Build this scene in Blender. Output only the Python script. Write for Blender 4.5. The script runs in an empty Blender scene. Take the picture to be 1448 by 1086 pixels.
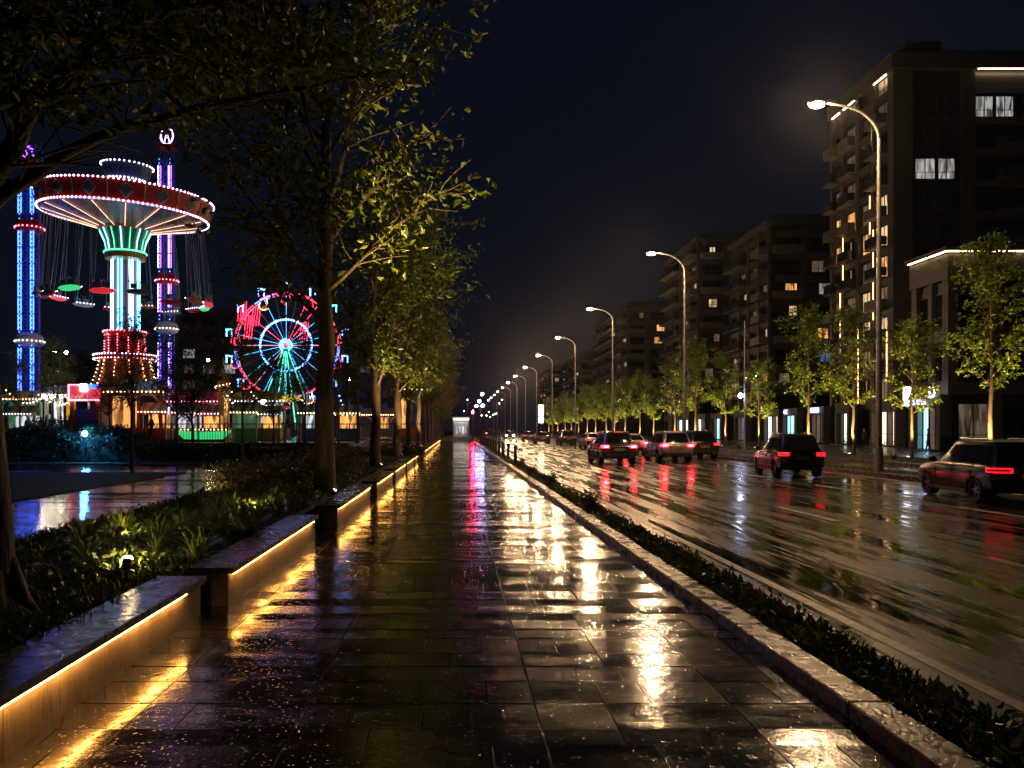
import bpy, bmesh, math, random
from mathutils import Vector, Matrix
import numpy as np

# ------------------------------------------------------------------ camera, world, exposure
scene = bpy.context.scene
COL = scene.collection
F, HC, CX, CY = 1150.0, 1.75, 645.0, 607.0      # focal (px of 1448), eye height, vanishing point

cam_d = bpy.data.cameras.new("camera")
cam = bpy.data.objects.new("camera", cam_d)
COL.objects.link(cam)
cam.location = (0, 0, HC)
cam.rotation_euler = (math.radians(90), 0, 0)
cam_d.sensor_width = 36.0
cam_d.lens = 36.0 * F / 1448.0
cam_d.shift_x = (724 - CX) / 1448.0
cam_d.shift_y = (CY - 543) / 1448.0
cam_d.clip_start = 0.05
cam_d.clip_end = 5000
scene.camera = cam

world = bpy.data.worlds.new("World")
scene.world = world
world.use_nodes = True
wn, wl = world.node_tree.nodes, world.node_tree.links
wn.clear()
wo = wn.new("ShaderNodeOutputWorld")
bg = wn.new("ShaderNodeBackground")
sky = wn.new("ShaderNodeTexSky")
sky.sky_type = 'NISHITA'
sky.sun_disc = False
sky.sun_elevation = math.radians(-4.0)
sky.sun_rotation = math.radians(250)
sky.air_density = 1.0
sky.dust_density = 0.5
tint = wn.new("ShaderNodeMixRGB")
tint.blend_type = 'MIX'
tint.inputs[0].default_value = 0.85
tint.inputs[2].default_value = (0.024, 0.038, 0.082, 1)
wl.new(sky.outputs[0], tint.inputs[1])
wl.new(tint.outputs[0], bg.inputs[0])
bg.inputs[1].default_value = 0.12
wl.new(bg.outputs[0], wo.inputs[0])

scene.view_settings.view_transform = 'Standard'
scene.view_settings.look = 'None'
scene.view_settings.exposure = 0.0
scene.view_settings.gamma = 1.0
scene.render.film_transparent = False

cy = scene.cycles
cy.use_denoising = True
try:
    cy.denoiser = 'OPENIMAGEDENOISE'
    cy.denoising_input_passes = 'RGB_ALBEDO_NORMAL'
    cy.denoising_prefilter = 'ACCURATE'
except Exception:
    pass
cy.use_light_tree = True
cy.max_bounces = 5
cy.diffuse_bounces = 2
cy.glossy_bounces = 3
cy.transmission_bounces = 3
cy.transparent_max_bounces = 6
cy.volume_bounces = 0
cy.sample_clamp_indirect = 3.0
cy.sample_clamp_direct = 0.0
cy.caustics_reflective = False
cy.caustics_refractive = False
cy.use_adaptive_sampling = True
cy.adaptive_threshold = 0.015

def PX(px, Y):
    return (px - CX) / F * Y
def PZ(py, Y):
    return HC + (CY - py) / F * Y

# ------------------------------------------------------------------ materials
def _nm(name):
    m = bpy.data.materials.new(name)
    m.use_nodes = True
    n, l = m.node_tree.nodes, m.node_tree.links
    b = n["Principled BSDF"]
    return m, n, l, b

def pm(name, c1, c2=None, scale=4.0, rough=0.5, bump=0.0, bscale=None, metal=0.0, rvar=0.0, spec=0.5, coat=0.0, stretch=None, detail=5):
    """Principled surface with noise-driven colour, roughness and bump."""
    m, n, l, b = _nm(name)
    c2 = c2 or tuple(x * 0.6 for x in c1)
    tc = n.new("ShaderNodeTexCoord")
    src = tc.outputs["Object"]
    if stretch:
        mp = n.new("ShaderNodeMapping")
        mp.inputs["Scale"].default_value = stretch
        l.new(src, mp.inputs[0])
        src = mp.outputs[0]
    nz = n.new("ShaderNodeTexNoise")
    nz.inputs["Scale"].default_value = scale
    nz.inputs["Detail"].default_value = detail
    nz.inputs["Roughness"].default_value = 0.6
    l.new(src, nz.inputs["Vector"])
    cr = n.new("ShaderNodeValToRGB")
    cr.color_ramp.elements[0].position = 0.32
    cr.color_ramp.elements[1].position = 0.68
    cr.color_ramp.elements[0].color = (*c2, 1)
    cr.color_ramp.elements[1].color = (*c1, 1)
    l.new(nz.outputs["Fac"], cr.inputs[0])
    l.new(cr.outputs[0], b.inputs["Base Color"])
    b.inputs["Roughness"].default_value = rough
    b.inputs["Metallic"].default_value = metal
    b.inputs["Specular IOR Level"].default_value = spec
    if coat:
        b.inputs["Coat Weight"].default_value = coat
        b.inputs["Coat Roughness"].default_value = 0.06
    if rvar:
        mr = n.new("ShaderNodeMapRange")
        mr.inputs[1].default_value = 0.3
        mr.inputs[2].default_value = 0.7
        mr.inputs[3].default_value = max(0.02, rough - rvar)
        mr.inputs[4].default_value = min(1, rough + rvar)
        l.new(nz.outputs["Fac"], mr.inputs[0])
        l.new(mr.outputs[0], b.inputs["Roughness"])
    if bump:
        n2 = n.new("ShaderNodeTexNoise")
        n2.inputs["Scale"].default_value = bscale or scale * 4
        n2.inputs["Detail"].default_value = 4
        l.new(src, n2.inputs["Vector"])
        bp = n.new("ShaderNodeBump")
        bp.inputs["Strength"].default_value = 1.0
        bp.inputs["Distance"].default_value = bump
        l.new(n2.outputs["Fac"], bp.inputs["Height"])
        l.new(bp.outputs[0], b.inputs["Normal"])
    return m

def em(name, col, strength, base=(0.4, 0.4, 0.4), sample=True, pattern=0.0, pscale=3.0):
    """A light-giving surface (lamp, tube, lit window)."""
    m, n, l, b = _nm(name)
    b.inputs["Base Color"].default_value = (*base, 1)
    b.inputs["Roughness"].default_value = 0.4
    b.inputs["Emission Color"].default_value = (*col, 1)
    b.inputs["Emission Strength"].default_value = strength
    if pattern:                      # what stands in the lit room: blocks of brighter and darker things
        tc = n.new("ShaderNodeTexCoord")
        mp = n.new("ShaderNodeMapping")
        mp.inputs["Scale"].default_value = (pscale * 1.5, pscale * 1.5, pscale * 0.28)
        l.new(tc.outputs["Object"], mp.inputs[0])
        nz = n.new("ShaderNodeTexVoronoi")
        nz.feature = 'SMOOTH_F1'
        nz.inputs["Smoothness"].default_value = 0.35
        nz.inputs["Scale"].default_value = 1.0
        nz.inputs["Randomness"].default_value = 0.9
        l.new(mp.outputs[0], nz.inputs["Vector"])
        sx = n.new("ShaderNodeSeparateColor")
        l.new(nz.outputs["Color"], sx.inputs[0])
        mr = n.new("ShaderNodeMapRange")
        mr.inputs[1].default_value = 0.1
        mr.inputs[2].default_value = 0.95
        mr.inputs[3].default_value = strength * (1 - pattern)
        mr.inputs[4].default_value = strength * (1 + pattern * 0.6)
        l.new(sx.outputs[0], mr.inputs[0])
        l.new(mr.outputs[0], b.inputs["Emission Strength"])
    m.cycles.emission_sampling = 'AUTO' if sample else 'NONE'
    return m

def leafmat(name, c1, c2, trans=0.35):
    m, n, l, b = _nm(name)
    out = n["Material Output"]
    g = n.new("ShaderNodeNewGeometry")
    cr = n.new("ShaderNodeValToRGB")
    cr.color_ramp.elements[0].color = (*c1, 1)
    cr.color_ramp.elements[1].color = (*c2, 1)
    l.new(g.outputs["Random Per Island"], cr.inputs[0])
    l.new(cr.outputs[0], b.inputs["Base Color"])
    b.inputs["Roughness"].default_value = 0.38
    t = n.new("ShaderNodeBsdfTranslucent")
    l.new(cr.outputs[0], t.inputs[0])
    mx = n.new("ShaderNodeMixShader")
    mx.inputs[0].default_value = trans
    l.new(b.outputs[0], mx.inputs[1])
    l.new(t.outputs[0], mx.inputs[2])
    l.new(mx.outputs[0], out.inputs[0])
    return m

M = {}
M['concrete'] = pm('concrete', (0.36, 0.30, 0.24), (0.17, 0.14, 0.112), 1.6, 0.5, 0.012, 7, rvar=0.22, stretch=(5, 5, 0.8), detail=9)
M['coping'] = pm('wet_stone_coping', (0.11, 0.10, 0.09), (0.06, 0.055, 0.05), 9, 0.24, 0.002, 70, rvar=0.17)
M['kerb'] = pm('kerb_stone', (0.10, 0.08, 0.062), (0.042, 0.035, 0.029), 7, 0.28, 0.006, 28, rvar=0.24)
M['soil'] = pm('soil', (0.035, 0.026, 0.018), (0.015, 0.012, 0.009), 8, 0.9, 0.03, 14)
M['lawn'] = pm('lawn', (0.030, 0.045, 0.012), (0.014, 0.022, 0.007), 3, 0.85, 0.03, 40)
M['bark'] = pm('bark', (0.12, 0.072, 0.042), (0.04, 0.025, 0.016), 3, 0.75, 0.03, 9, stretch=(3, 3, 0.7))
M['pole'] = pm('galvanised_pole', (0.42, 0.40, 0.38), (0.28, 0.27, 0.26), 6, 0.35, 0, metal=0.5, rvar=0.1)
M['darkmetal'] = pm('dark_metal', (0.03, 0.03, 0.032), (0.016, 0.016, 0.018), 8, 0.4, 0, metal=0.3)
M['blackplastic'] = pm('black_plastic', (0.018, 0.018, 0.02), (0.01, 0.01, 0.011), 9, 0.45)
M['rubber'] = pm('tyre_rubber', (0.02, 0.02, 0.02), (0.011, 0.011, 0.011), 20, 0.7, 0.002, 60)
M['rim'] = pm('alloy', (0.35, 0.35, 0.36), (0.22, 0.22, 0.23), 10, 0.3, metal=0.8)
M['carglass'] = pm('car_glass', (0.012, 0.013, 0.015), (0.008, 0.008, 0.01), 2, 0.06, spec=0.8)
M['glass'] = pm('dark_window_glass', (0.014, 0.016, 0.020), (0.007, 0.008, 0.011), 0.7, 0.08, spec=0.7, rvar=0.04)
M['winframe'] = pm('window_frame', (0.05, 0.045, 0.04), None, 9, 0.45)
M['white'] = pm('white_paint', (0.62, 0.60, 0.57), (0.48, 0.46, 0.43), 5, 0.4)
M['gold'] = pm('gold_paint', (0.55, 0.33, 0.08), (0.38, 0.2, 0.05), 6, 0.35, metal=0.3)
M['red'] = pm('red_paint', (0.72, 0.02, 0.035), (0.5, 0.014, 0.022), 2.0, 0.35)
M['orange'] = pm('orange_paint', (0.55, 0.15, 0.03), (0.40, 0.09, 0.02), 1.5, 0.4)
M['cream'] = pm('cream_paint', (0.27, 0.10, 0.032), (0.20, 0.06, 0.018), 1.2, 0.4)
M['greenp'] = pm('green_paint', (0.07, 0.30, 0.14), (0.04, 0.2, 0.09), 2, 0.4)
M['bluep'] = pm('blue_paint', (0.05, 0.13, 0.42), (0.03, 0.08, 0.28), 2, 0.4)
M['yellowp'] = pm('yellow_paint', (0.62, 0.40, 0.04), (0.46, 0.27, 0.03), 2, 0.4)
M['greyp'] = pm('grey_paint', (0.22, 0.21, 0.20), None, 3, 0.45)
M['leaf_a'] = leafmat('leaf_green', (0.058, 0.078, 0.010), (0.18, 0.19, 0.018))
M['leaf_b'] = leafmat('leaf_fresh_green', (0.060, 0.100, 0.008), (0.19, 0.25, 0.016))
M['leaf_c'] = leafmat('leaf_dark_green', (0.025, 0.038, 0.010), (0.07, 0.085, 0.018), 0.2)
M['leaf_d'] = leafmat('strap_leaf_green', (0.05, 0.075, 0.014), (0.11, 0.14, 0.03), 0.25)
M['leaf_h'] = leafmat('hedge_leaf_green', (0.02, 0.03, 0.010), (0.05, 0.06, 0.018), 0.15)

# ------------------------------------------------------------------ helpers
def ordw(i):
    w = ["nearest", "second", "third", "fourth", "fifth", "sixth", "seventh", "eighth", "ninth", "tenth",
         "eleventh", "twelfth", "thirteenth", "fourteenth", "fifteenth", "sixteenth", "seventeenth",
         "eighteenth", "nineteenth", "twentieth", "twenty first", "twenty second", "twenty third", "twenty fourth",
         "twenty fifth", "twenty sixth", "twenty seventh", "twenty eighth", "twenty ninth", "thirtieth"]
    return w[i] if i < len(w) else "far"

def tag(o, label=None, cat=None, group=None, kind=None):
    if label: o["label"] = label
    if cat: o["category"] = cat
    if group: o["group"] = group
    if kind: o["kind"] = kind
    return o

def thing(name, label, cat, loc=(0, 0, 0), rotz=0.0, group=None):
    o = bpy.data.objects.new(name, None)
    o.empty_display_size = 0.3
    COL.objects.link(o)
    o.location = loc
    o.rotation_euler = (0, 0, rotz)
    return tag(o, label, cat, group)

def copy_tree(o, parent=None):
    c = o.copy()
    COL.objects.link(c)
    if parent is not None:
        c.parent = parent
    for ch in [k for k in o.children]:
        copy_tree(ch, c)
    return c

class MB:
    """Collects shapes and links them as ONE mesh object."""
    def __init__(s):
        s.v, s.f, s.mi = [], [], []
        s.m = 0
    def add(s, vs, fs):
        b = len(s.v)
        s.v.extend([tuple(v) for v in vs])
        for f in fs:
            s.f.append(tuple(b + i for i in f))
            s.mi.append(s.m)
        return s
    def box(s, x0, x1, y0, y1, z0, z1):
        vs = [(x0, y0, z0), (x1, y0, z0), (x1, y1, z0), (x0, y1, z0), (x0, y0, z1), (x1, y0, z1), (x1, y1, z1), (x0, y1, z1)]
        return s.add(vs, [(0, 3, 2, 1), (4, 5, 6, 7), (0, 1, 5, 4), (1, 2, 6, 5), (2, 3, 7, 6), (3, 0, 4, 7)])
    def obox(s, c, ax, ay, az):
        """box from centre and three half-axis vectors"""
        c, ax, ay, az = Vector(c), Vector(ax), Vector(ay), Vector(az)
        vs = [c + a * ax + b * ay + d * az for d in (-1, 1) for (a, b) in ((-1, -1), (1, -1), (1, 1), (-1, 1))]
        return s.add(vs, [(0, 3, 2, 1), (4, 5, 6, 7), (0, 1, 5, 4), (1, 2, 6, 5), (2, 3, 7, 6), (3, 0, 4, 7)])
    def quad(s, a, b, c, d):
        return s.add([a, b, c, d], [(0, 1, 2, 3)])
    def tube(s, pts, rad, n=8, cap=True):
        pts = [Vector(p) for p in pts]
        if not isinstance(rad, (list, tuple)):
            rad = [rad] * len(pts)
        ring = []
        up = Vector((0, 0, 1))
        prev = None
        for i, p in enumerate(pts):
            if i == 0: d = pts[1] - p
            elif i == len(pts) - 1: d = p - pts[i - 1]
            else: d = pts[i + 1] - pts[i - 1]
            if d.length < 1e-9: d = Vector((0, 0, 1))
            d.normalize()
            if prev is None:
                a = d.cross(up)
                if a.length < 0.05: a = d.cross(Vector((0, 1, 0)))
            else:
                a = prev - d * prev.dot(d)
                if a.length < 1e-6: a = d.cross(up)
            a.normalize()
            prev = a
            b = d.cross(a)
            ring.append([p + (a * math.cos(2 * math.pi * k / n) + b * math.sin(2 * math.pi * k / n)) * rad[i] for k in range(n)])
        vs = [v for r in ring for v in r]
        fs = []
        for i in range(len(pts) - 1):
            for k in range(n):
                k2 = (k + 1) % n
                fs.append((i * n + k, (i + 1) * n + k, (i + 1) * n + k2, i * n + k2))
        if cap:
            fs.append(tuple(range(n)))
            fs.append(tuple((len(pts) - 1) * n + k for k in reversed(range(n))))
        return s.add(vs, fs)
    def lathe(s, prof, n=24, c=(0, 0, 0), mat=None, a0=0.0, a1=2 * math.pi):
        """prof: list of (r, z)"""
        full = abs(a1 - a0 - 2 * math.pi) < 1e-6
        cnt = n if full else n + 1
        vs, fs = [], []
        for r, z in prof:
            for k in range(cnt):
                a = a0 + (a1 - a0) * k / n
                v = Vector((r * math.cos(a), r * math.sin(a), z))
                if mat: v = mat @ v
                vs.append(v + Vector(c))
        for i in range(len(prof) - 1):
            for k in range(n):
                k2 = (k + 1) % cnt
                fs.append((i * cnt + k, i * cnt + k2, (i + 1) * cnt + k2, (i + 1) * cnt + k))
        return s.add(vs, fs)
    def octa(s, c, r):
        c = Vector(c)
        vs = [c + Vector(d) * r for d in ((1, 0, 0), (-1, 0, 0), (0, 1, 0), (0, -1, 0), (0, 0, 1), (0, 0, -1))]
        return s.add(vs, [(0, 2, 4), (2, 1, 4), (1, 3, 4), (3, 0, 4), (2, 0, 5), (1, 2, 5), (3, 1, 5), (0, 3, 5)])
    def ball(s, c, rx, ry=None, rz=None, n=10, m=6):
        ry = ry or rx
        rz = rz or rx
        vs = [(c[0], c[1], c[2] - rz)]
        for i in range(1, m):
            t = math.pi * i / m
            for k in range(n):
                a = 2 * math.pi * k / n
                vs.append((c[0] + rx * math.sin(t) * math.cos(a), c[1] + ry * math.sin(t) * math.sin(a), c[2] - rz * math.cos(t)))
        vs.append((c[0], c[1], c[2] + rz))
        fs = []
        for k in range(n):
            fs.append((0, 1 + (k + 1) % n, 1 + k))
            fs.append((len(vs) - 1, 1 + (m - 2) * n + k, 1 + (m - 2) * n + (k + 1) % n))
        for i in range(m - 2):
            for k in range(n):
                a = 1 + i * n + k
                b = 1 + i * n + (k + 1) % n
                fs.append((a, b, b + n, a + n))
        return s.add(vs, fs)
    def build(s, name, mats, parent=None, smooth=False, loc=None, bevel=0.0):
        me = bpy.data.meshes.new(name)
        me.from_pydata(s.v, [], s.f)
        if not isinstance(mats, (list, tuple)): mats = [mats]
        for m in mats: me.materials.append(m)
        if len(mats) > 1: me.polygons.foreach_set("material_index", s.mi)
        if smooth: me.polygons.foreach_set("use_smooth", [True] * len(me.polygons))
        me.update()
        if bevel:
            bm = bmesh.new(); bm.from_mesh(me)
            bmesh.ops.bevel(bm, geom=bm.edges[:], offset=bevel, segments=2, affect='EDGES', profile=0.6, clamp_overlap=True)
            bm.to_mesh(me); bm.free()
        o = bpy.data.objects.new(name, me)
        COL.objects.link(o)
        if parent is not None: o.parent = parent
        if loc is not None: o.location = loc
        return o

def struct(name, mb, mats, **kw):
    o = mb.build(name, mats, **kw)
    o["kind"] = "structure"
    return o

def smooth_angle(o, deg=40):
    me = o.data
    me.polygons.foreach_set("use_smooth", [True] * len(me.polygons))
    me.set_sharp_from_angle(angle=math.radians(deg))

def spot(name, loc, target, energy, col, angle, parent=None, blend=0.6, size=0.05):
    d = bpy.data.lights.new(name, 'SPOT')
    d.energy = energy; d.color = col; d.spot_size = math.radians(angle); d.spot_blend = blend; d.shadow_soft_size = size
    o = bpy.data.objects.new(name, d)
    COL.objects.link(o)
    o.location = loc
    o.rotation_euler = (Vector(target) - Vector(loc)).to_track_quat('-Z', 'Y').to_euler()
    if parent is not None: o.parent = parent
    return o

def mesh_np(name, V, Fc, mat, parent=None, loops=4):
    """fast mesh from numpy arrays; Fc is (n, loops)"""
    me = bpy.data.meshes.new(name)
    me.vertices.add(len(V)); me.vertices.foreach_set("co", V.astype(np.float32).ravel())
    n = len(Fc)
    me.loops.add(n * loops); me.loops.foreach_set("vertex_index", Fc.astype(np.int32).ravel())
    me.polygons.add(n)
    me.polygons.foreach_set("loop_start", np.arange(0, n * loops, loops, dtype=np.int32))
    me.update(calc_edges=True)
    me.validate()
    me.materials.append(mat)
    o = bpy.data.objects.new(name, me)
    COL.objects.link(o)
    if parent is not None: o.parent = parent
    return o

def leaf_arrays(P, D, L, W, rng, fold=0.35):
    """P anchors, D unit directions -> folded leaf: two triangles per leaf"""
    n = len(P)
    R = rng.normal(size=(n, 3))
    S = np.cross(D, R); S /= (np.linalg.norm(S, axis=1, keepdims=True) + 1e-9)
    N = np.cross(S, D)
    L = L[:, None]; W = W[:, None]
    base = P
    mid = P + D * L * 0.45
    a = mid + S * W * 0.5 + N * W * fold
    b = mid - S * W * 0.5 + N * W * fold
    tip = P + D * L - N * L * 0.12
    V = np.stack([base, a, tip, b], axis=1).reshape(-1, 3)
    i = np.arange(n)[:, None] * 4
    Fc = np.concatenate([i + np.array([[0, 1, 2]]), i + np.array([[0, 2, 3]])], axis=0)
    return V, Fc

def text_mesh(mb, txt, origin, u, v, height, depth=0.03):
    """adds real letter geometry of a text into mb (u = reading direction, v = up)"""
    cu = bpy.data.curves.new("letters", 'FONT')
    cu.body = txt; cu.size = 1.0; cu.extrude = 0.02; cu.resolution_u = 2
    ob = bpy.data.objects.new("letters", cu)
    COL.objects.link(ob)
    dg = bpy.context.evaluated_depsgraph_get()
    me = bpy.data.meshes.new_from_object(ob.evaluated_get(dg))
    u, v, o = Vector(u).normalized(), Vector(v).normalized(), Vector(origin)
    w = u.cross(v)
    k = height / 0.72
    vs = [o + u * (p.co.x * k) + v * (p.co.y * k) + w * (p.co.z / 0.02 * depth * 0.5) for p in me.vertices]
    mb.add(vs, [tuple(p.vertices) for p in me.polygons])
    bpy.data.objects.remove(ob); bpy.data.curves.remove(cu); bpy.data.meshes.remove(me)
# ------------------------------------------------------------------ ground, walkway, road
random.seed(4)
rng = np.random.default_rng(11)
g = MB().box(-420, 420, -40, 900, -0.6, -0.16)
struct('ground', g, M['soil'])

def walkway_material():
    m, n, l, b = _nm('wet_paving_slabs')
    tc = n.new("ShaderNodeTexCoord")
    geo = n.new("ShaderNodeNewGeometry")
    nz = n.new("ShaderNodeTexNoise"); nz.inputs["Scale"].default_value = 1.7; nz.inputs["Detail"].default_value = 9; nz.inputs["Roughness"].default_value = 0.68
    mp = n.new("ShaderNodeMapping"); mp.inputs["Scale"].default_value = (0.7, 1.6, 1)
    l.new(tc.outputs["Object"], mp.inputs[0]); l.new(mp.outputs[0], nz.inputs["Vector"])
    cr = n.new("ShaderNodeValToRGB")
    cr.color_ramp.elements[0].color = (0.011, 0.010, 0.009, 1)
    cr.color_ramp.elements[1].color = (0.034, 0.029, 0.025, 1)
    mxr = n.new("ShaderNodeMath"); mxr.operation = 'MULTIPLY_ADD'
    mxr.inputs[1].default_value = 0.55
    l.new(geo.outputs["Random Per Island"], mxr.inputs[0]); 
    sc = n.new("ShaderNodeMath"); sc.operation = 'MULTIPLY'; sc.inputs[1].default_value = 0.5
    l.new(nz.outputs["Fac"], sc.inputs[0]); l.new(sc.outputs[0], mxr.inputs[2])
    l.new(mxr.outputs[0], cr.inputs[0]); l.new(cr.outputs[0], b.inputs["Base Color"])
    # water film: patches of standing water and thinner film between them
    mr = n.new("ShaderNodeMapRange"); mr.inputs[1].default_value = 0.40; mr.inputs[2].default_value = 0.62
    mr.inputs[3].default_value = 0.05; mr.inputs[4].default_value = 0.11
    l.new(nz.outputs["Fac"], mr.inputs[0])
    ad = n.new("ShaderNodeMath"); ad.operation = 'MULTIPLY_ADD'; ad.inputs[1].default_value = 0.07
    l.new(geo.outputs["Random Per Island"], ad.inputs[0]); l.new(mr.outputs[0], ad.inputs[2])
    l.new(ad.outputs[0], b.inputs["Roughness"])
    b.inputs["Specular IOR Level"].default_value = 0.55
    # ripples and the grain of the stone with rain drops on it
    rp = n.new("ShaderNodeTexNoise"); rp.inputs["Scale"].default_value = 11.0; rp.inputs["Detail"].default_value = 3
    l.new(tc.outputs["Object"], rp.inputs["Vector"])
    b1 = n.new("ShaderNodeBump"); b1.inputs["Distance"].default_value = 0.0017; b1.inputs["Strength"].default_value = 1.0
    l.new(rp.outputs["Fac"], b1.inputs["Height"])
    gr = n.new("ShaderNodeTexNoise"); gr.inputs["Scale"].default_value = 75.0; gr.inputs["Detail"].default_value = 3
    l.new(tc.outputs["Object"], gr.inputs["Vector"])
    b2 = n.new("ShaderNodeBump"); b2.inputs["Distance"].default_value = 0.0016
    mg = n.new("ShaderNodeMapRange"); mg.inputs[1].default_value = 0.47; mg.inputs[2].default_value = 0.64
    mg.inputs[3].default_value = 0.12; mg.inputs[4].default_value = 1.0
    l.new(nz.outputs["Fac"], mg.inputs[0]); l.new(mg.outputs[0], b2.inputs["Strength"])
    l.new(gr.outputs["Fac"], b2.inputs["Height"]); l.new(b1.outputs[0], b2.inputs["Normal"])
    # rain drops standing on the stone
    vo = n.new("ShaderNodeTexVoronoi"); vo.inputs["Scale"].default_value = 30.0
    l.new(tc.outputs["Object"], vo.inputs["Vector"])
    dr = n.new("ShaderNodeMapRange"); dr.interpolation_type = 'SMOOTHSTEP'
    dr.inputs[1].default_value = 0.0; dr.inputs[2].default_value = 0.36; dr.inputs[3].default_value = 1.0; dr.inputs[4].default_value = 0.0
    l.new(vo.outputs["Distance"], dr.inputs[0])
    cs = n.new("ShaderNodeSeparateColor"); l.new(vo.outputs["Color"], cs.inputs[0])
    th = n.new("ShaderNodeMath"); th.operation = 'GREATER_THAN'; th.inputs[1].default_value = 0.45
    l.new(cs.outputs[0], th.inputs[0])
    mu = n.new("ShaderNodeMath"); mu.operation = 'MULTIPLY'
    l.new(dr.outputs[0], mu.inputs[0]); l.new(th.outputs[0], mu.inputs[1])
    b3 = n.new("ShaderNodeBump"); b3.inputs["Distance"].default_value = 0.0022; b3.inputs["Strength"].default_value = 0.9
    l.new(mu.outputs[0], b3.inputs["Height"]); l.new(b2.outputs[0], b3.inputs["Normal"])
    l.new(b3.outputs[0], b.inputs["Normal"])
    return m
M['paving'] = walkway_material()
M['joint'] = pm('wet_joint', (0.26, 0.22, 0.18), (0.08, 0.07, 0.06), 14, 0.3, 0.012, 50)

XL, XR = -2.62, 2.36
struct('walkway_bed', MB().box(XL - 0.2, XR, -4, 118, -0.155, -0.008), M['joint'])
def slabs(x0_, x1_, y0_, y1_, z, rows, widths, tiltrow, tilt, gap, seed, lines=()):
    rd = random.Random(seed)
    V, Fc = [], []
    y = y0_
    while y < y1_ - 0.05:
        d = min(rd.choice(rows), y1_ - y)
        rowtilt = rd.gauss(0, tiltrow)
        x = x0_ - rd.uniform(0, 0.5)
        while x < x1_:
            w = rd.choice(widths)
            for ln in lines:                       # long joints that run the whole length
                if x < ln - 0.02 and x + w > ln - 0.18: w = ln - x; break
            a, b = max(x, x0_) + gap, min(x + w, x1_) - gap
            if b - a > 0.05:
                tx = rowtilt + rd.gauss(0, tilt); ty = rd.gauss(0, tilt * 0.45)
                i0 = len(V)
                for (p, c) in ((a, y + gap), (b, y + gap), (b, y + d - gap), (a, y + d - gap)):
                    V.append((p, c, z + (c - y - d / 2) * tx + (p - (a + b) / 2) * ty))
                Fc.append((i0, i0 + 1, i0 + 2, i0 + 3))
            x += w
        y += d
    return np.array(V), np.array(Fc)
V, Fc = slabs(XL, XR, -3.8, 117.5, 0.0, [0.30, 0.30, 0.40, 0.24, 0.36, 0.45], [0.45, 0.45, 0.35, 0.6, 0.7, 0.3], 0.015, 0.006, 0.004, 4, (-1.95, -0.95, 0.5, 1.75))
wk = mesh_np('walkway', V, Fc, M['paving'])
wk["kind"] = "structure"

def road_material():
    m, n, l, b = _nm('wet_asphalt')
    tc = n.new("ShaderNodeTexCoord")
    mp = n.new("ShaderNodeMapping"); mp.inputs["Scale"].default_value = (2.3, 0.16, 1); mp.inputs["Rotation"].default_value = (0, 0, math.radians(4))
    l.new(tc.outputs["Object"], mp.inputs[0])
    nz = n.new("ShaderNodeTexNoise"); nz.inputs["Scale"].default_value = 1.1; nz.inputs["Detail"].default_value = 9; nz.inputs["Roughness"].default_value = 0.72
    l.new(mp.outputs[0], nz.inputs["Vector"])
    cr = n.new("ShaderNodeValToRGB")
    cr.color_ramp.elements[0].color = (0.012, 0.011, 0.010, 1); cr.color_ramp.elements[0].position = 0.35
    cr.color_ramp.elements[1].color = (0.044, 0.038, 0.033, 1); cr.color_ramp.elements[1].position = 0.68
    l.new(nz.outputs["Fac"], cr.inputs[0]); l.new(cr.outputs[0], b.inputs["Base Color"])
    mr = n.new("ShaderNodeMapRange"); mr.inputs[1].default_value = 0.43; mr.inputs[2].default_value = 0.53
    mr.inputs[3].default_value = 0.045; mr.inputs[4].default_value = 0.29
    l.new(nz.outputs["Fac"], mr.inputs[0]); l.new(mr.outputs[0], b.inputs["Roughness"])
    b.inputs["Specular IOR Level"].default_value = 0.6
    wv = n.new("ShaderNodeTexNoise"); wv.inputs["Scale"].default_value = 1.5; wv.inputs["Detail"].default_value = 2.5
    l.new(mp.outputs[0], wv.inputs["Vector"])
    b0 = n.new("ShaderNodeBump"); b0.inputs["Distance"].default_value = 0.010
    l.new(wv.outputs["Fac"], b0.inputs["Height"])
    gr = n.new("ShaderNodeTexNoise"); gr.inputs["Scale"].default_value = 24.0; gr.inputs["Detail"].default_value = 4
    l.new(tc.outputs["Object"], gr.inputs["Vector"])
    b2 = n.new("ShaderNodeBump"); b2.inputs["Distance"].default_value = 0.006
    l.new(mr.outputs[0], b2.inputs["Strength"])
    l.new(gr.outputs["Fac"], b2.inputs["Height"]); l.new(b0.outputs[0], b2.inputs["Normal"])
    l.new(b2.outputs[0], b.inputs["Normal"])
    return m
M['asphalt'] = road_material()
M['marking'] = pm('worn_road_paint', (0.60, 0.57, 0.52), (0.16, 0.15, 0.14), 9, 0.4, rvar=0.15)
M['plaza'] = pm('wet_plaza_stone', (0.05, 0.05, 0.055), (0.022, 0.022, 0.026), 2.2, 0.11, 0.010, 5, rvar=0.08, stretch=(0.4, 1.8, 1))
M['pavement'] = pm('wet_pavement', (0.12, 0.11, 0.10), (0.07, 0.065, 0.06), 1.5, 0.25, 0.002, 30, rvar=0.12)

ZP = 0.95                                      # raised fairground terrace
ZR = -0.06                                     # road surface
struct('road', MB().box(3.30, 16.0, -12, 880, -0.155, ZR), M['asphalt'])
struct('gutter', MB().box(3.12, 3.30, -12, 420, -0.155, ZR + 0.008), M['kerb'])
mk = MB()
mk.box(3.62, 3.74, -5, 300, ZR - 0.02, ZR + 0.004)
for xl in (7.5, 11.7):
    yy = 1.0
    while yy < 260:
        mk.box(xl - 0.08, xl + 0.08, yy, yy + 3.0, ZR - 0.02, ZR + 0.004)
        yy += 7.5
mk.box(15.55, 15.67, 0, 300, ZR - 0.02, ZR + 0.004)
struct('road_markings', mk, M['marking'])

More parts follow.
